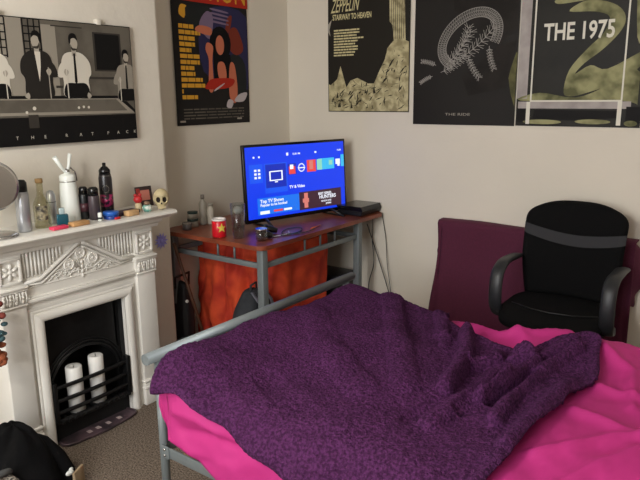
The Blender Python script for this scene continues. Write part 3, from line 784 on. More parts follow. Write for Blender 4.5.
# alcove poster (colour)
def ssub(b, P, pts, l): sub(b, P, [(min(.588, max(.003, u)), min(.895, max(.003, v))) for u, v in sm(pts, 4)], l)
def art_a(b, P):
    r = random.Random(3)
    RED = mat('print_red', (172, 44, 30), .4); YEL = mat('print_yellow', (214, 158, 52), .45); NAVY = mat('print_navy', (46, 44, 78), .4)
    FL = mat('print_flesh', (196, 112, 84), .4); MAU = mat('print_mauve', (122, 104, 128), .4); HAIR = mat('print_hair', (14, 12, 14), .35)
    CHAR = mat('print_charcoal', (36, 38, 38), .4); RUST = mat('print_rust', (120, 50, 36), .4); PAL = mat('print_pale', (190, 180, 182), .4)
    b.m(RED); rect(b, P, .0, .672, .60, .9, 1)
    b.m(YEL); b.text('FICTION', lambda x, y, d: P(.06+x, .69+y, 3), .17, sx=.8); b.text('PULP', lambda x, y, d: P(.06+x, .815+y, 3), .15, sx=.9)
    b.m(NAVY); ssub(b, P, [(.22, .30), (.58, .2), (.59, .62), (.25, .63)], 1)
    b.m(CHAR); ssub(b, P, [(.10, .56), (.26, .53), (.30, .645), (.12, .65)], 2); ssub(b, P, [(.40, .2), (.55, .14), (.56, .35), (.45, .4)], 2)
    b.m(MAU)
    for k in range(4): ssub(b, P, [(.30, .575+k*.022), (.42, .565+k*.022), (.42, .574+k*.022), (.30, .585+k*.022)], 3)
    ssub(b, P, [(.20, .55), (.28, .48), (.31, .6), (.26, .63)], 3)
    b.m(RUST); ssub(b, P, [(.43, .44), (.49, .40), (.55, .44), (.50, .55), (.44, .54)], 3); ssub(b, P, [(.40, .5), (.44, .54), (.46, .62), (.42, .6)], 3)
    b.m(HAIR); oval(b, P, .36, .46, .085, .095, 4); rect(b, P, .30, .26, .44, .40, 4)
    b.m(FL); oval(b, P, .355, .45, .034, .055, 6); ssub(b, P, [(.335, .35), (.385, .35), (.40, .27), (.36, .23), (.33, .29)], 6)
    ssub(b, P, [(.25, .20), (.29, .20), (.29, .36), (.30, .44), (.255, .46), (.24, .42), (.262, .36)], 5); ssub(b, P, [(.17, .52), (.28, .50), (.29, .54), (.2, .55)], 5)
    ssub(b, P, [(.42, .16), (.47, .12), (.49, .2), (.47, .34), (.43, .34)], 5)
    b.m(RED); ssub(b, P, [(.235, .20), (.42, .21), (.46, .26), (.29, .26), (.235, .23)], 7)
    b.m(PAL); ssub(b, P, [(.30, .19), (.37, .225), (.375, .235), (.30, .2)], 8); ssub(b, P, [(.46, .13), (.54, .13), (.57, .18), (.50, .17)], 8); ssub(b, P, [(.39, .10), (.43, .09), (.45, .13), (.41, .14)], 8)
    b.m(YEL); ssub(b, P, [(.055, .60), (.11, .58), (.12, .64), (.07, .65)], 2)
    for k, wdt in enumerate((.12, .165, .12, .12, .09, .155, .15, .105, .11, .165, .19, .015, .12)):
        v = .527-k*.0318; u = .045
        while u < .045+wdt-.01:
            e = min(u+r.uniform(.025, .06), .045+wdt); rect(b, P, u, v, e-.004, v+.022, 3); u = e
    b.m(G2)
    for k in range(4): 
        u = .05
        while u < .54: e = min(.55, u+r.uniform(.03, .1)); rect(b, P, u, .085-k*.017, e-.008, .092-k*.017, 2); u = e
    b.m(SIL); rect(b, P, .02, .018, .06, .028, 3); rect(b, P, .48, .022, .52, .032, 3)
poster('film_poster', 'colourful film poster with red title band and yellow credits on alcove wall', (XA+.001, 2.424, 1.338), .592, .90,
       mat('paper_black_warm', (30, 27, 27), .5, spec=.2), 'x', art_a, .006)

PAPB = mat('paper_dark_olive', (36, 33, 28), .5, spec=.2); CRM = mat('print_cream', (196, 186, 146), .5, noise_s=22, col2=(148, 138, 104), detail=6); LINE = mat('print_line_dark', (48, 44, 34), .5)
GOLD = mat('print_gold', (206, 196, 150), .5)
def art_b(b, P):
    r = random.Random(5)
    b.m(GOLD)
    b.text('ZEPPELIN', lambda x, y, d: P(.022+x+y*.2, .598+y+x*.03, 3), .115, sx=.42, bold=.006); b.text('LED', lambda x, y, d: P(.022+x+y*.2, .73+y, 3), .085, sx=.6)
    b.text('STAIRWAY TO HEAVEN', lambda x, y, d: P(.035+x, .555+y, 3), .046, sx=.58, bold=.025)
    for k in range(10):
        u = .045; wd = (.19, .19, .17, .22, .18, .16, .18, .18, .16, .15)[k]
        while u < .045+wd: e = min(.045+wd, u+r.uniform(.015, .05)); rect(b, P, u, .488-k*.0165, e-.003, .497-k*.0165, 2); u = e
    b.m(CRM)
    sub(b, P, [(.44, .9), (.445, .52), (.465, .50), (.475, .41), (.555, .41), (.545, .63), (.53, .9)], 2)
    outline = [(.005, .005), (.578, .005), (.578, .40), (.555, .41), (.47, .41), (.43, .37), (.415, .31), (.37, .23), (.34, .17), (.30, .17), (.22, .205), (.17, .19), (.14, .15), (.095, .28), (.07, .2), (.02, .165), (.005, .17)]
    sub(b, P, outline, 1)
    b.m(LINE)
    for k in range(190):
        u = r.uniform(.02, .56); v = r.uniform(.015, .16 if u < .36 else .36); a = r.uniform(0, PI); L = r.uniform(.015, .07); t = r.uniform(.0012, .0045)
        d = (math.cos(a)*L, math.sin(a)*L); 
        pts = [(u, v), (u+d[0]*.5+t, v+d[1]*.4), (u+d[0], v+d[1]), (u+d[0]*.5-t, v+d[1]*.5+t)]
        if all(.005 < p_[0] < .575 and 0.005 < p_[1] < .40 for p_ in pts): sub(b, P, pts, 3)
    for k in range(7):
        u = r.uniform(.03, .5); v = r.uniform(.02, .12 if u < .36 else .3); s_ = r.uniform(.015, .035)
        sub(b, P, [(u, v), (u+s_*.6, v+.002), (u+s_*.3, v+s_*1.2)], 2)
    for k in range(7):
        u = .455+k*.014; sub(b, P, [(u, .42), (u+.003, .42), (u+.005, .85), (u+.002, .85)], 3)
    b.m(SIL); sub(b, P, [(.0, .53), (.03, .56), (.012, .50), (.02, .46), (.0, .49)], 4)
poster('lyric_poster', 'dark poster of cream rocks and song lyrics, leftmost on the back wall', (-2.462, YBK-.001, 1.395), .583, .90, PAPB, 'y', art_b, .005)

PAPC = mat('paper_charcoal', (30, 27, 25), .5, spec=.2)
def art_c(b, P):
    # a plain pale scaled crescent with leafy sprays, drawn in fine lines
    Lm = mat('print_pale_line', (150, 146, 140), .5); b.m(Lm)
    cx, cy = .335, .46
    def strip(p0, p1, t, l=2):
        d = Vector((p1[0]-p0[0], p1[1]-p0[1])); 
        if d.length < 1e-6: return
        n_ = Vector((-d.y, d.x)).normalized()*t
        b.poly([P(p0[0]+n_.x, p0[1]+n_.y, l), P(p1[0]+n_.x, p1[1]+n_.y, l), P(p1[0]-n_.x, p1[1]-n_.y, l), P(p0[0]-n_.x, p0[1]-n_.y, l)])
    def E(a, k): 
        rx, ry = .20-.05*k, .145-.05*k; r_ = .55
        x, y = math.cos(a)*rx, math.sin(a)*ry
        return (cx+x*math.cos(r_)-y*math.sin(r_), cy+x*math.sin(r_)+y*math.cos(r_))
    N = 60
    for k in (0, .35, .7, 1):
        for i in range(N):
            a0 = -.9+i*(PI+1.5)/N; a1 = -.9+(i+1)*(PI+1.5)/N
            strip(E(a0, k), E(a1, k), .0016 if k in (0, 1) else .0009)
    for i in range(N*2):
        a0 = -.9+i*(PI+1.5)/(2*N)
        for (k0, k1) in ((.0, .33), (.36, .68), (.71, 1)):
            strip(E(a0+.02*(i % 2), k0), E(a0+.05, k1), .0010)
    r = random.Random(8)
    for (bu, bv, ang_, L) in ((.20, .33, .7, .22), (.17, .29, .35, .17), (.24, .34, .95, .2), (.14, .33, 2.7, .09), (.12, .27, 3.4, .08), (.33, .37, -1.2, .13), (.45, .42, -1.5, .12), (.28, .36, .5, .24)):
        p0 = (bu, bv)
        for s_ in range(8):
            p1 = (p0[0]+math.cos(ang_)*L/8, p0[1]+math.sin(ang_)*L/8); strip(p0, p1, .0016)
            for sd in (-1, 1):
                for w_ in (.7, 1.1):
                    e = (p1[0]+math.cos(ang_+sd*w_)*L*.17, p1[1]+math.sin(ang_+sd*w_)*L*.17); strip(p1, e, .0013)
            p0 = p1; ang_ += .05
    b.m(SIL); b.text('THE RIDE', lambda x, y, d: P(.205+x, .052+y, 3), .020, sx=1.8)
    OL = mat('print_olive_gloss', (98, 96, 62), .4, noise_s=14, noise_a=.5); b.m(OL)  # olive gloss on the paper, painted as a flat patch
    sub(b, P, [(.605, .10), (.58, .17), (.565, .25), (.575, .30), (.60, .38), (.607, .38)], 1)
    b.m(mat('print_soft_grey', (40, 36, 33), .35, noise_s=7, noise_a=.35)); sub(b, P, [(.34, .16), (.55, .2), (.6, .44), (.5, .42), (.3, .26)], 1); sub(b, P, [(.22, .9), (.6, .9), (.6, .5), (.5, .42), (.24, .62)], 1)
poster('band_poster', 'charcoal poster with a pale line drawn crescent, middle of the three back wall posters', (-1.849, YBK-.001, 1.327), .609, .90, PAPC, 'y', art_c, .004)

def art_d(b, P):
    OLV = mat('print_olive', (156, 154, 112), .5, noise_s=9, col2=(92, 92, 62), detail=3); WH = mat('print_line_white', (224, 220, 206), .45)
    DK = mat('print_near_black', (22, 20, 20), .35); LG = mat('print_haze_grey', (176, 168, 164), .45, noise_s=9, noise_a=.25)
    b.m(OLV)
    ssub(b, P, [(.24, .56), (.30, .60), (.38, .60), (.46, .57), (.50, .52), (.49, .46), (.42, .38), (.33, .31), (.29, .26), (.36, .30), (.44, .28), (.6, .36), (.606, .31), (.5, .22), (.36, .17), (.28, .15), (.24, .17), (.26, .28), (.34, .38), (.41, .45), (.43, .52), (.36, .55)], 2)
    ssub(b, P, [(.02, .13), (.12, .17), (.3, .145), (.44, .20), (.55, .28), (.606, .22), (.606, .11), (.5, .13)], 1)
    ssub(b, P, [(.54, .8), (.60, .8), (.606, .45), (.56, .42)], 1); ssub(b, P, [(.18, .60), (.3, .605), (.5, .62), (.5, .66), (.2, .63)], 1)
    b.m(LG); rect(b, P, .0, .14, .055, .9, 1); rect(b, P, .01, .09, .56, .125, 3)
    b.m(DK); sub(b, P, [(.10, .083), (.50, .080), (.50, .045), (.3, .03), (.09, .04)], 4); rect(b, P, .54, .02, .605, .10, 4); rect(b, P, .005, .02, .05, .09, 4)
    b.m(OLV); oval(b, P, .14, .022, .10, .012, 5); oval(b, P, .39, .026, .085, .012, 5); oval(b, P, .565, .02, .03, .014, 5)
    b.m(WH)
    for (u0, v0, u1, v1) in ((.072, .124, .520, .132), (.072, .13, .080, .90), (.512, .13, .520, .90), (.055, .01, .075, .124), (.50, .01, .52, .124)): rect(b, P, u0, v0, u1, v1, 6)
    if True:
        b.text('THE 1975', lambda x, y, d: P(.122+x, .428+y, 7), .115, sx=.72, bold=.022)
poster('band_poster', 'olive and black poster with a white outlined rectangle, rightmost on the back wall', (-1.233, YBK-.001, 1.330), .608, .90,
       mat('paper_black_olive', (34, 32, 27), .5, spec=.2, noise_s=5, noise_a=.4), 'y', art_d, .004)

# flower sticker on the breast
b = MB()
for k in range(11):
    a = 2*PI*k/11; d = V(0, math.cos(a), math.sin(a)); n_ = V(0, -math.sin(a), math.cos(a)); c = V(XB+.006, 2.125, .762)
    L = .046
    b.poly([c, c+d*L*.45+n_*.009+V(.004, 0, 0), c+d*L, c+d*L*.45-n_*.009+V(.004, 0, 0)])
b.ball((XB+.008, 2.125, .762), .011, (.5, 1, 1), sub=2)
tag(b.build('paper_flower', mat('lilac_petal', (160, 156, 232), .6), None, origin=(XB+.006, 2.125, .762)), 'lilac spiky flower stuck to the wall right of the mantelpiece', 'decoration')

# ---------------------------------------------------------------- mantel clutter (shelf top z = .972)
SZ = .973
def part(mb, name, m, t, label=None):
    o = mb.build(name, m, t)
    if label: o['label'] = label
    return o
# shaving mirror
t = thing('round_mirror', 'round metal mirror on a stand at the left end of the mantel', 'mirror', (-2.465, 1.20, SZ), math.radians(-28))
part(MB().lathe([(.078, 0), (.08, .004), (.07, .011), (.02, .014), (0, .015)]), 'base', CHROME, t)
part(MB().tube([(0, 0, .012), (0, 0, .08), (-.01, 0, .10)], .005, 10), 'stem', CHROME, t)
Mr = Matrix.Rotation(math.radians(5), 3, 'Y')
part(MB().lathe([(.090, -.006), (.098, -.004), (.100, 0), (.098, .004), (.090, .006)], c=(0, 0, .198), axis='x', M=Mr, n=48), 'rim', CHROME, t)
part(MB().lathe([(0, .0045), (.092, .0045), (.092, -.0045), (0, -.0045)], c=(0, 0, .198), axis='x', M=Mr, n=48), 'mirror_glass', mat('mirror_face', (215, 212, 205), .12, metal=1), t, 'slightly dull mirror glass')
# silver aerosol
SILV = mat('silver_can', (176, 178, 182), .3, metal=.7); 
def can(name, label, cat, x, y, r, h, body, cap, caph, capr=.9, band=None):
    t = thing(name, label, cat, (x, y, SZ))
    part(MB().lathe([(r*.92, 0), (r, .004), (r, h-.012), (r*.93, h-.004), (r*.7, h)]), 'can_body', body, t)
    part(MB().lathe([(r*capr, h-.004), (r*capr, h+caph*.7), (r*capr*.7, h+caph*.95), (0, h+caph)]), 'cap', cap, t)
    if band: 
        o = part(MB().lathe([(r+.0006, h*.3), (r+.0006, h*.62)]), 'label_band', band, t)
    return t
can('aerosol_can', 'silver aerosol can with black spray top beside the round mirror', 'can', -2.475, 1.322, .027, .165, SILV, BLACKP, .045)
# tequila-like bottle
t = thing('glass_bottle', 'clear green tinted spirit bottle with round black label and cork', 'bottle', (-2.49, 1.41, SZ))
GG = thin_glass('green_glass', (238, 236, 216))
part(MB().lathe([(.03, 0), (.033, .004), (.033, .09), (.03, .105), (.016, .13), (.013, .145), (.013, .185)]), 'bottle_body', GG, t)
part(MB().lathe([(.012, .185), (.015, .187), (.015, .203), (0, .205)]), 'cork', mat('cork', (150, 120, 78), .8), t)
MY = Matrix.Rotation(math.radians(-32), 4, 'Z')
b = MB(); b.grid(lambda u, v: MY @ V(.0342*math.cos((u-.5)*1.5)+.0002, .0342*math.sin((u-.5)*1.5), .035+v*.06), 12, 4); part(b, 'label_patch', mat('label_dark', (52, 46, 42), .6, noise_s=60, col2=(150, 140, 110)), t)
t = thing('flask', 'plain slim silver cylinder with domed top, right of the green bottle', 'flask', (-2.53, 1.478, SZ))
part(MB().lathe([(.019, 0), (.0195, .003), (.0195, .10), (.0185, .125), (.012, .14), (0, .145)]), 'flask_body', SILV, t)
part(MB().lathe([(.0199, .093), (.0199, .096)]), 'seam', DARKGREY, t)
# cream siphon
t = thing('cream_siphon', 'tall white cream siphon with two white prongs on the mantelpiece', 'siphon', (-2.535, 1.568, SZ))
WP = mat('white_enamel', (232, 236, 230), .35)
part(MB().lathe([(.039, 0), (.042, .004), (.041, .05), (.038, .12), (.036, .15), (.033, .17), (.033, .172)]), 'siphon_body', WP, t)
part(MB().lathe([(.033, .172), (.034, .175), (.034, .195), (.028, .202), (.014, .205), (.010, .215), (0, .218)]), 'siphon_head', WP, t)
part(MB().lathe([(.0345, .170), (.0345, .174)]), 'collar_ring', CHROME, t)
part(MB().tube([(0, 0, .205), (0, -.022, .232), (0, -.052, .280)], [.006, .008, .010], 10), 'nozzle', WP, t)
part(MB().tube([(0, .0, .205), (0, .012, .24), (0, .022, .29)], [.006, .007, .008], 10), 'charger_holder', WP, t)
part(MB().tube([(0, -.005, .215), (0, .02, .228), (0, .038, .21), (0, .044, .17)], .004, 8), 'lever', CHROME, t)
part(MB().ball((0, 0, .215), .012, sub=2), 'valve', CHROME, t)
# perfume
t = thing('perfume_bottle', 'small square teal perfume bottle in front of the white siphon', 'bottle', (-2.44, 1.468, SZ), math.radians(-25))
part(MB().box(-.018, .018, -.023, .023, 0, .052, .004), 'bottle_body', mat('teal_glass', (24, 92, 110), .1, trans=.4), t)
part(MB().box(-.009, .009, -.011, .011, .052, .078, .003), 'cap', mat('clear_cap', (190, 210, 212), .15, trans=.3), t)
def slab(name, label, cat, x, y, sx, sy, h, rz, m, z=SZ):
    o = MB().box(-sx/2, sx/2, -sy/2, sy/2, 0, h, min(.003, h*.3)).build(name, m); o.location = (x, y, z); o.rotation_euler.z = rz
    return tag(o, label, cat)
slab('lighter_box', 'flat bright pink packet at the front edge of the mantel', 'packet', -2.40, 1.425, .035, .07, .013, .05, mat('pink_card', (230, 62, 96), .5))
t = slab('wooden_block', 'flat pale wooden block in front of the white siphon', 'block', -2.40, 1.518, .04, .08, .018, .05, mat('pale_wood', (196, 150, 98), .6, noise_s=14, noise_a=.2))
can('deodorant_can', 'short black deodorant can right of the white siphon', 'can', -2.51, 1.622, .021, .115, BLACKP, BLACKG, .03, band=mat('plum_label', (70, 36, 44), .4))
t = can('deodorant_can', 'dark grey deodorant can left of the tall pink and black spray', 'can', -2.46, 1.638, .024, .11, mat('gun_grey', (52, 47, 50), .35, noise_s=8, col2=(74, 60, 66)), BLACKG, .035)
t = thing('small_tube', 'tiny white striped tube beside the grey deodorant can', 'tube', (-2.405, 1.625, SZ))
part(MB().lathe([(.009, 0), (.009, .035), (.006, .038), (0, .038)]), 'tube_body', WP, t); part(MB().lathe([(.0093, .01), (.0093, .015), (.0093, .018)]), 'stripe', DARKGREY, t)
t = thing('spray_can', 'tall black and pink hairspray can, tallest can on the mantel', 'can', (-2.49, 1.725, SZ))
r = .029
part(MB().lathe([(r*.94, 0), (r, .004), (r, .172), (r*.9, .188), (r*.78, .194)]), 'can_body', mat('black_can', (22, 18, 22), .3), t)
part(MB().lathe([(r*.86, .19), (r*.86, .208), (r*.5, .222), (.008, .225), (.008, .24), (0, .241)]), 'cap', BLACKG, t)
part(MB().lathe([(r+.0005, .045), (r+.0005, .10)]), 'label_band', mat('magenta_label', (150, 36, 84), .35, noise_s=45, col2=(28, 16, 24), ramp=(.48, .52)), t)
part(MB().lathe([(r*.935, .18), (r*.93, .184)]), 'neck_ring', CHROME, t)
b = MB(); MY2 = Matrix.Rotation(math.radians(-35), 4, 'Z')
b.tube([MY2 @ V((r+.001)*math.cos(a*.28/.28), 0, 0) for a in (0,)]*2, .001) if False else None
for k in range(14):
    a = k/14*2*PI; b.ball(MY2 @ V((r+.001)*math.cos(.45*math.cos(a)), (r+.001)*math.sin(.45*math.cos(a)), .125+.016*math.sin(a)), .0016, sub=1)
part(b, 'ring_mark', SIL, t)
t = thing('round_tin', 'low bright blue tin at the foot of the tall pink and black spray', 'tin', (-2.42, 1.692, SZ))
part(MB().lathe([(.032, 0), (.033, .002), (.033, .016)]), 'tin_body', mat('blue_deep', (24, 60, 140), .35), t); part(MB().lathe([(.0345, .016), (.0345, .03), (.033, .032), (0, .032)]), 'lid', mat('blue_bright', (34, 96, 190), .3), t)
slab('lighter', 'small red lighter in front of the blue tin', 'lighter', -2.379, 1.695, .012, .028, .010, .1, mat('red_plastic', (205, 40, 44), .35))
slab('wooden_box', 'small pale wooden box right of the blue tin', 'box', -2.405, 1.79, .035, .062, .024, .05, mat('pale_wood_light', (212, 172, 122), .6, noise_s=14, noise_a=.2))
slab('notebook', 'dark purple notebook lying behind the small wooden box', 'book', -2.46, 1.80, .06, .12, .016, .05, mat('aubergine', (56, 40, 56), .6))
# figurine, cards, globe, skull
t = thing('toy_figure', 'little red and white toy figure left of the skull', 'figurine', (-2.49, 1.895, SZ))
part(MB().lathe([(.014, 0), (.017, .004), (.015, .03), (.010, .036)]), 'figure_body', mat('toy_cream', (210, 190, 150), .5), t)
part(MB().ball((0, 0, .052), .021, (1, 1, .95), sub=3).ball((0, -.014, .072), .008, sub=2).ball((0, .014, .072), .008, sub=2), 'figure_head', mat('toy_red', (186, 40, 44), .45), t)
t = thing('small_picture', 'small dark rectangular picture card propped behind the skull', 'card', (-2.55, 1.985, SZ), math.radians(-6))
M = Matrix.Rotation(math.radians(-10), 4, 'Y')
part(MB().box(-.003, .003, -.045, .045, 0, .098, .001, M=M), 'card_board', mat('card_dark', (50, 36, 34), .5), t)
b = MB(); b.m(mat('card_pink', (196, 120, 104), .5)); b.box(.003, .0038, -.02, .03, .03, .08, M=M); b.m(mat('card_red', (150, 44, 40), .5)); b.box(.003, .0038, -.042, -.022, .02, .09, M=M)
part(b, 'card_print', None, t)
t = thing('trinket_pot', 'tiny teal and white patterned pot in front of the skull', 'pot', (-2.425, 1.895, SZ))
part(MB().lathe([(.014, 0), (.02, .004), (.023, .016), (.02, .028), (.014, .033), (.012, .03), (0, .02)]), 'pot_body', mat('teal_pattern', (92, 160, 146), .4, noise_s=70, col2=(222, 224, 212)), t)
part(MB().ball((0, 0, .04), .015, (1, 1, .7), sub=2), 'flower_lid', mat('brown_pattern', (146, 116, 92), .6, noise_s=80, noise_a=.5), t)
t = thing('skull_ornament', 'small yellowed skull ornament at the right end of the mantel', 'ornament', (-2.43, 1.985, SZ), math.radians(-38))
BONE = mat('bone', (206, 190, 148), .55, noise_s=30, noise_a=.18); b = MB()
def sk(p):
    x, y, z = p
    if z < -.15 : 
        k = min(1, (-.15-z)/.7); y *= 1-.30*k; x = x*(1-.35*k)+.25*k; z *= 1+.12*k
    if x > .3 and -.25 < z < .3: x -= .10
    for sy in (-1, 1):
        d = math.hypot(y-sy*.38, (z+.06)*.9)
        if x > 0 and d < .31: x -= .34*(1-(d/.31)**2)
        d = math.hypot(y-sy*.72, z+.32)
        if x > 0 and d < .2: x += .1*(1-d/.2)
    d = math.hypot(y*1.4, z+.36)
    if x > 0 and d < .12: x -= .12
    return V(x, y, z)
b.m(BONE); b.ball((0, 0, .051), .047, (1.05, .82, 1.0), fn=sk, sub=5)
SOCK = mat('socket_dark', (34, 26, 20), .9); 
b.bm.faces.ensure_lookup_table(); b.m(SOCK)
for f in b.bm.faces:
    c = f.calc_center_median(); 
    y, z = c.y/(.047*.82), (c.z-.051)/.047
    if c.x > 0 and (min(math.hypot(y-.38, (z+.06)*.9), math.hypot(y+.38, (z+.06)*.9)) < .25 or math.hypot(y*1.4, z+.42) < .12): f.material_index = b.cur
part(b, 'cranium', None, t)
b = MB()
for k in range(7): 
    y = (k-3)*.0052; b.box(.036-abs(k-3)*.0016, .041-abs(k-3)*.0016, y-.0022, y+.0022, .006, .017, .0008)
part(b, 'teeth', BONE, t)

# garland hanging at the left end of mantel
t = thing('hanging_garland', 'bunch of teal and orange fabric flowers hanging at the left of the fireplace', 'decoration', (-2.37, 1.105, .63))
r_ = random.Random(4)
part(MB().tube([(0, 0, .12), (-.002, .004, .22), (.0, .0, .326)], .002, 6), 'string', BLACKP, t)
for nm, m, z0, z1 in (('red_flowers', mat('fabric_red', (130, 58, 48), .8), .06, .13), ('teal_flowers', mat('fabric_teal', (62, 92, 98), .8, noise_s=60, noise_a=.4), -.03, .06), ('orange_flowers', mat('fabric_orange', (158, 84, 50), .8, noise_s=60, noise_a=.4), -.135, -.04)):
    b = MB()
    for k in range(16):
        c = V(r_.uniform(-.022, .022), r_.uniform(-.028, .028), r_.uniform(z0, z1)); b.ball(c, r_.uniform(.013, .02), (r_.uniform(.6, 1), 1, r_.uniform(.6, 1)), sub=2)
    part(b, nm, m, t)

# ---------------------------------------------------------------- things on the desk (top z = .780)
DZ = .781
t = thing('mug', 'red mug with a yellow star near the front of the desk', 'mug', (-2.385, 2.315, DZ))
r = .037
part(MB().lathe([(.034, 0), (r, .004), (r, .092), (r-.003, .094), (r-.004, .09), (r-.004, .01), (0, .008)]), 'mug_body', mat('mug_red', (206, 24, 38), .3), t)
part(MB().lathe([(r+.0006, .086), (r+.0012, .094), (r-.003, .0965), (r-.005, .094), (r-.0046, .05)]), 'rim', mat('mug_white', (232, 226, 220), .3), t, 'white rim and lining')
ca = math.atan2(-2.315, 2.385)
b = MB(); ysc = mat('star_yellow', (222, 200, 84), .4)
st = []
for k in range(10):
    a = PI/2+k*PI/5; rr2 = .027 if k % 2 == 0 else .011; st.append((math.cos(a)*rr2, math.sin(a)*rr2))
cv_ = b.bm.verts.new(V((r+.002)*math.cos(ca+.35), (r+.002)*math.sin(ca+.35), .05))
sv = [b.bm.verts.new(V((r+.0022)*math.cos(ca+.35+u/r), (r+.0022)*math.sin(ca+.35+u/r), .05+v)) for u, v in st]
for k in range(10): b._f([cv_, sv[k], sv[(k+1) % 10]])
part(b, 'star', ysc, t, 'yellow star')
part(MB().tube([V(-.03, .02, .075), V(-.05, .035, .07), V(-.055, .04, .045), V(-.045, .033, .022), V(-.028, .02, .02)], .005, 8), 'handle', mat('mug_red', 0), t)
t = thing('pint_glass', 'tall clear glass holding a white tissue beside the red mug', 'glass', (-2.275, 2.345, DZ))
part(MB().lathe([(.028, 0), (.030, .002), (.039, .18), (.037, .18), (.028, .012), (0, .010)]), 'glass_wall', GLASS, t)
part(MB().ball((0, 0, .145), .024, (1, 1, .8), fn=lambda p: p*(1+.25*noise.noise(p*2.5)), sub=3), 'tissue', mat('tissue', (205, 198, 190), .9), t)
def bottle(label, x, y, r, h, body, cap, nk=.45):
    t = thing('toiletry_bottle', label, 'bottle', (x, y, DZ))
    part(MB().lathe([(r*.95, 0), (r, .003), (r, h*.72), (r*nk, h*.82), (r*nk, h*.87)]), 'bottle_body', body, t)
    part(MB().lathe([(r*nk*1.15, h*.87), (r*nk*1.15, h), (0, h)]), 'cap', cap, t)
FROST = mat('frosted_plastic', (176, 170, 156), .4, trans=.3)
bottle('tallest frosted bottle on the desk behind the jars', -2.70, 2.50, .022, .17, FROST, mat('grey_cap', (120, 112, 104), .5))
bottle('pale plastic bottle right of the tallest frosted bottle', -2.67, 2.53, .02, .12, mat('pale_plastic', (196, 188, 172), .4), FROST, .7)
def jar(label, x, y, z, r, h, body, cap):
    t = thing('jar', label, 'jar', (x, y, z), group=None)
    part(MB().lathe([(r, 0), (r, h*.7), (r*.95, h*.74)]), 'jar_body', body, t); part(MB().lathe([(r*1.03, h*.72), (r*1.03, h), (0, h)]), 'lid', cap, t)
TEAL = mat('dark_teal', (24, 52, 48), .35)
jar('lower of two dark green lidded jars stacked at the desk edge', -2.70, 2.42, DZ, .03, .045, FROST, TEAL)
jar('upper of two dark green lidded jars stacked at the desk edge', -2.70, 2.42, DZ+.0455, .028, .04, FROST, TEAL)
jar('squat clear jar beside the chimney breast on the desk', -2.66, 2.34, DZ, .026, .04, mat('smoky_plastic', (110, 106, 104), .3, trans=.4), mat('grey_cap', 0))
t = thing('drinks_tin', 'dark red cylinder standing behind the tall clear glass', 'tin', (-2.46, 2.53, DZ))
part(MB().lathe([(.022, 0), (.023, .003), (.023, .075), (.02, .08)]), 'tin_body', mat('dark_red', (88, 22, 30), .4), t); part(MB().lathe([(.019, .079), (.019, .084), (0, .084)]), 'lid', BLACKP, t)
# game controller and small things in front of tv
t = thing('game_controller', 'black game controller in front of the television', 'controller', (-2.21, 2.46, DZ), .5)
b = MB(); b.ball((0, 0, .026), .03, (1.0, 1.9, .62), sub=3)
for s_ in (-1, 1): b.tube([(0, s_*.04, .026), (.03, s_*.06, .022), (.065, s_*.062, .014)], [.024, .02, .012], 10)
part(b, 'shell', BLACKP, t)
for s_ in (-1, 1): part(MB().lathe([(.005, .04), (.005, .05), (.009, .052), (.009, .056), (0, .057)], c=(.012, s_*.022, 0), n=14), 'thumbstick', DARKGREY, t)
t = thing('glass_jar', 'small clear faceted glass at the front right corner of the desk', 'glass', (-2.135, 2.365, DZ))
part(MB().lathe([(.024, 0), (.028, .004), (.03, .06), (.028, .06), (.024, .01), (0, .008)], n=10), 'glass_wall', GLASS, t)
part(MB().lathe([(.031, .056), (.032, .06), (.030, .063)], n=20), 'glass_rim', CHROME, t)
def cable(name, label, pts, r=.0028, m=BLACKP, cat='cable'):
    P = [Vector(p) for p in pts]; out = []
    for i in range(len(P)-1):
        p0 = P[max(i-1, 0)]; p1 = P[i]; p2 = P[i+1]; p3 = P[min(i+2, len(P)-1)]
        for k in range(8):
            s_ = k/8; out.append(.5*((2*p1)+(p2-p0)*s_+(2*p0-5*p1+4*p2-p3)*s_*s_+(3*p1-p0-3*p2+p3)*s_**3))
    out.append(P[-1]); o = MB().tube(out, r, 8).build(name, m, None, origin=tuple(P[0])); return tag(o, label, cat)
cable('cable', 'grey charging cable looped on the desk in front of the television', [(-2.15, 2.46, .7845), (-2.10, 2.55, .7845), (-2.11, 2.66, .7845), (-2.17, 2.72, .7845), (-2.2, 2.64, .7845), (-2.14, 2.54, .7845), (-2.07, 2.62, .7845), (-2.08, 2.74, .7845)], .0028, DARKGREY)
cable('earphone_cable', 'white earphone cable lying on the desk under the screen', [(-2.17, 2.42, .785), (-2.13, 2.47, .785), (-2.12, 2.56, .785), (-2.16, 2.61, .785)], .0022, mat('cable_white', (205, 205, 205), .4))
t = thing('pencil', 'orange pencil on the desk below the television', 'pencil', (-2.105, 2.78, DZ+.0035), .12)
part(MB().tube([(0, -.05, 0), (0, .05, 0)], .0035, 6), 'pencil_body', mat('pencil_orange', (206, 100, 50), .4), t); part(MB().tube([(0, .05, 0), (0, .065, 0)], [.0035, .0005], 6), 'tip', mat('pencil_wood', (210, 170, 120), .7), t)
t = thing('game_console', 'slim black game console behind the television at the far desk corner', 'console', (-2.15, 3.292, DZ), .0)
b = MB().prism([(-.135, 0), (.12, 0), (.135, .026), (-.12, .026)], lambda u, v, w_: V(u*.7, (w_-.14)*.78, v+.004), .28); part(b, 'lower_case', BLACKP, t)
b = MB().prism([(-.12, 0), (.135, 0), (.12, .026), (-.135, .026)], lambda u, v, w_: V(u*.7, (w_-.14)*.78, v+.032), .28); part(b, 'upper_case', BLACKG, t)
part(MB().box(-.075, .075, -.1, .1, .002, .034), 'core', DARKGREY, t)

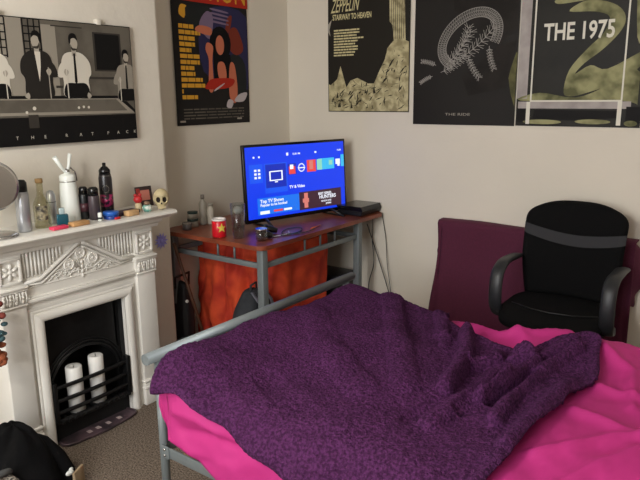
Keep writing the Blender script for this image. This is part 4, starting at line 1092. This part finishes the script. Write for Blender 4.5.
# cables down the back wall
cable('mains_cable', 'dark cable dropping from the desk end down the back wall, leftmost of three', [(-2.10, 3.37, .76), (-2.11, 3.385, .6), (-2.09, 3.375, .45), (-2.13, 3.38, .3), (-2.12, 3.38, .1), (-2.10, 3.38, .006)], .003)
cable('mains_cable', 'dark cable slanting down to the right below the desk end', [(-2.14, 3.37, .70), (-2.07, 3.385, .5), (-1.99, 3.38, .30), (-1.93, 3.38, .12), (-1.90, 3.38, .006)], .003)
cable('mains_cable', 'thin grey cable hanging furthest right on the wall beside the desk', [(-2.055, 3.407, .775), (-2.02, 3.40, .62), (-2.0, 3.39, .45), (-1.97, 3.385, .28), (-1.96, 3.385, .1), (-1.95, 3.38, .006)], .0022, DARKGREY)

# ---------------------------------------------------------------- under the desk
ORG = mat('orange_fabric', (212, 74, 34), .85, noise_s=5, col2=(168, 40, 20), bump_s=60, bump=.3, dist=.003, sheen=.2)
path = [(-2.77, 2.52), (-2.66, 2.49), (-2.52, 2.455), (-2.42, 2.47), (-2.33, 2.50), (-2.25, 2.58), (-2.21, 2.70), (-2.20, 2.86), (-2.20, 3.02)]
def pth(u):
    f = u*(len(path)-1); i = min(int(f), len(path)-2); s_ = f-i
    P = [Vector(path[max(0, min(len(path)-1, i+k))]) for k in (-1, 0, 1, 2)]
    return .5*((2*P[1])+(P[2]-P[0])*s_+(2*P[0]-5*P[1]+4*P[2]-P[3])*s_*s_+(3*P[1]-P[0]-3*P[2]+P[3])*s_**3)
def orf(u, v):
    p = pth(u); d = (pth(min(1, u+.01))-pth(max(0, u-.01))).normalized(); n_ = Vector((d.y, -d.x))
    k = 1-max(0, (u-.5))*1.6
    wv = (.022*math.sin(u*34+v*4)+.016*math.sin(u*61-v*7+1))*max(.12, k)*(.5+.6*(1-v)) + .02*fbm(u*5, v*3)
    p = p + n_*wv
    return V(p.x, p.y, .005+v*.69 + .01*math.sin(u*20)*(1-v))
o = MB().grid(orf, 140, 60).build('orange_throw', ORG, None, origin=(-2.3, 2.7, 0)); sm = o.modifiers.new('t', 'SOLIDIFY'); sm.thickness = .005
tag(o, 'orange patterned cloth hanging in folds beneath the desk', 'cloth')
t = thing('backpack', 'charcoal backpack with grey straps slumped against the orange cloth', 'backpack', (-2.22, 2.385, 0), math.radians(10))
BP = mat('pack_fabric', (40, 43, 48), .85, noise_s=30, noise_a=.25, bump_s=150, bump=.3)
def bpk(p):
    q_ = V(math.copysign(abs(p.x)**.7, p.x), math.copysign(abs(p.y)**.6, p.y), math.copysign(abs(p.z)**.75, p.z))
    q_.y *= 1-.25*max(0, q_.z); q_ += V(0, 0, 0)*.0; return q_*(1+.06*noise.noise(p*2.2))
part(MB().ball((0, 0, .255), .25, (.34, .62, 1.0), fn=bpk, sub=4), 'pack_body', BP, t)
part(MB().ball((.06, 0, .17), .14, (.35, .75, .9), fn=bpk, sub=3), 'front_pocket', mat('pack_fabric_dark', (28, 30, 34), .85), t)
for y in (-.065, .055):
    part(MB().tube([(.02, y*.7, .50), (.075, y*.9, .45), (.108, y, .34), (.112, y*1.05, .22), (.09, y*1.1, .1)], .014, 8, sx=.3, up=(0, 1, 0)), 'strap', mat('strap_grey', (98, 98, 108), .8), t)
part(MB().tube([(0, -.03, .495), (0, -.025, .53), (0, .025, .535), (0, .03, .495)], .006, 8), 'grab_handle', BP, t)
b = MB(); WD = mat('brown_wood', (84, 52, 34), .6)
o = b.tube([(-2.655, 2.235, .725), (-2.58, 2.40, .012)], .009, 8).build('wooden_stick', WD, None, origin=(-2.58, 2.40, .012)); tag(o, 'thin brown wooden pole leaning in the gap beside the chimney breast', 'pole')
t = thing('holdall', 'black holdall stuffed between the chimney breast and desk', 'bag', (-2.715, 2.325, 0))
part(MB().ball((0, 0, .24), .24, (.26, .20, 1.0), fn=bpk, sub=4), 'bag_body', mat('black_nylon', (24, 25, 27), .6, noise_s=20, noise_a=.3), t)
part(MB().ball((.058, -.02, .375), .010, (1, 1, 1), sub=2), 'button', WP, t, 'small white button')
part(MB().tube([(.0, -.05, .45), (.03, -.07, .52), (.03, .03, .53), (0, .05, .45)], .007, 8), 'handle', BLACKP, t)
t = thing('storage_box', 'low slate grey plastic box on the floor near the leaning pole', 'box', (-2.585, 2.262, 0), .1)
GB = mat('slate_plastic', (84, 92, 100), .45)
part(MB().prism([(-.08, -.05), (.08, -.05), (.08, .05), (-.08, .05)], lambda u, v, w_: V(u*(1+w_), v*(1+w_), w_), .15), 'tub', GB, t)
part(MB().box(-.098, .098, -.062, .062, .15, .165, .004), 'lid', GB, t)
t = thing('subwoofer', 'black box on the floor under the far end of the desk', 'box', (-2.33, 3.22, 0))
part(MB().box(-.13, .13, -.1, .1, 0, .40, .006), 'cabinet', BLACKP, t); part(MB().lathe([(.07, 0), (.075, .004), (.05, -.002), (0, .003)], c=(.13, 0, .22), axis='x'), 'speaker_cone', DARKGREY, t)

# ---------------------------------------------------------------- clothes at bottom left
t = thing('black_jacket', 'black jacket heaped on the carpet left of the fireplace', 'jacket', (-2.25, 1.045, 0))
JK = mat('jacket_cloth', (9, 9, 11), .9, spec=.15, noise_s=18, noise_a=.4, bump_s=90, bump=.3)
def jk(u, v):
    a = u*2*PI; s_ = v; 
    rx, ry = .20, .20
    x = math.cos(a)*rx*s_; y = math.sin(a)*ry*s_
    z = .27*(1-s_**2.4) + .02*math.sin(a*5+s_*6)*s_*(1-s_)*2 + .03*fbm(x*9, y*9, 1)*(1-s_)
    k = 1+.10*math.sin(a*3+1)*s_
    return V(x*k - .06*(1-s_), y*k+.05*(1-s_), max(.002, z))
part(MB().grid(jk, 72, 30, closeu=True), 'jacket_body', JK, t)
b = MB(); b.tube([(.13, .16, .03), (.09, .165, .06), (.05, .15, .11), (.0, .12, .16), (-.04, .07, .20), (-.07, .02, .22)], [.02, .034, .042, .046, .04, .02], 14)
part(b, 'sleeve', JK, t)
b = MB(); c0 = V(.165, .135, .10)
b.ball(c0, .02, (.35, .9, .55), sub=2); b.ball(c0+V(-.006, .010, .008), .012, (.4, .8, .6), sub=2); part(b, 'chest_mark', mat('mark_white', (215, 218, 214), .6), t, 'small white curved mark')
t = thing('checked_shirt', 'grey and cream checked shirt crumpled in front of the black jacket', 'shirt', (-2.125, .925, 0))
CK = mat('check_cloth', (168, 160, 146), .85, noise_s=120, col2=(58, 54, 52), ramp=(.46, .54), bump_s=90, bump=.3)
part(MB().grid(lambda u, v: V(math.cos(u*2*PI)*.13*v, math.sin(u*2*PI)*.15*v, max(.002, .20*(1-v**2.2)+.012*math.sin(u*30+v*5)*v*(1-v)*3)), 60, 20, closeu=True), 'shirt_body', CK, t)
part(MB().tube([(.02*math.cos(k)*1, .05*math.sin(k)-.0, .195+.02*math.cos(k)) for k in [i*2*PI/14 for i in range(14)]], .012, 8, close=True), 'collar', mat('collar_grey', (74, 76, 76), .8), t)
slab('cardboard_flap', 'beige cardboard edge sticking up beside the black jacket', 'cardboard', -2.12, 1.235, .012, .07, .075, .5, mat('cardboard', (168, 146, 116), .8), z=.001)

# ---------------------------------------------------------------- ceiling pendant (above the frame)
t = thing('ceiling_pendant', 'white paper pendant shade hanging from the ceiling', 'lamp', (-1.3, -.2, 2.13))
part(MB().tube([(0, 0, .37), (0, 0, .1)], .004, 8), 'flex', WP, t); part(MB().lathe([(.10, .12), (.13, .05), (.15, .02)]), 'lamp_shade', mat('shade_paper', (235, 230, 220), .8, trans=0), t)

# ---------------------------------------------------------------- groups of like things
GROUPS = {'pillar_candle': 'pillar candles in the grate', 'aerosol_can': None, 'deodorant_can': 'deodorant cans on the mantel', 'jar': 'lidded jars on the desk',
          'toiletry_bottle': 'toiletry bottles on the desk', 'mains_cable': 'cables hanging by the desk end', 'lyric_poster': 'posters on the back wall', 'band_poster': 'posters on the back wall'}
for o in bpy.data.objects:
    k = o.name.split('.')[0]
    if o.parent is None and GROUPS.get(k): o['group'] = GROUPS[k]
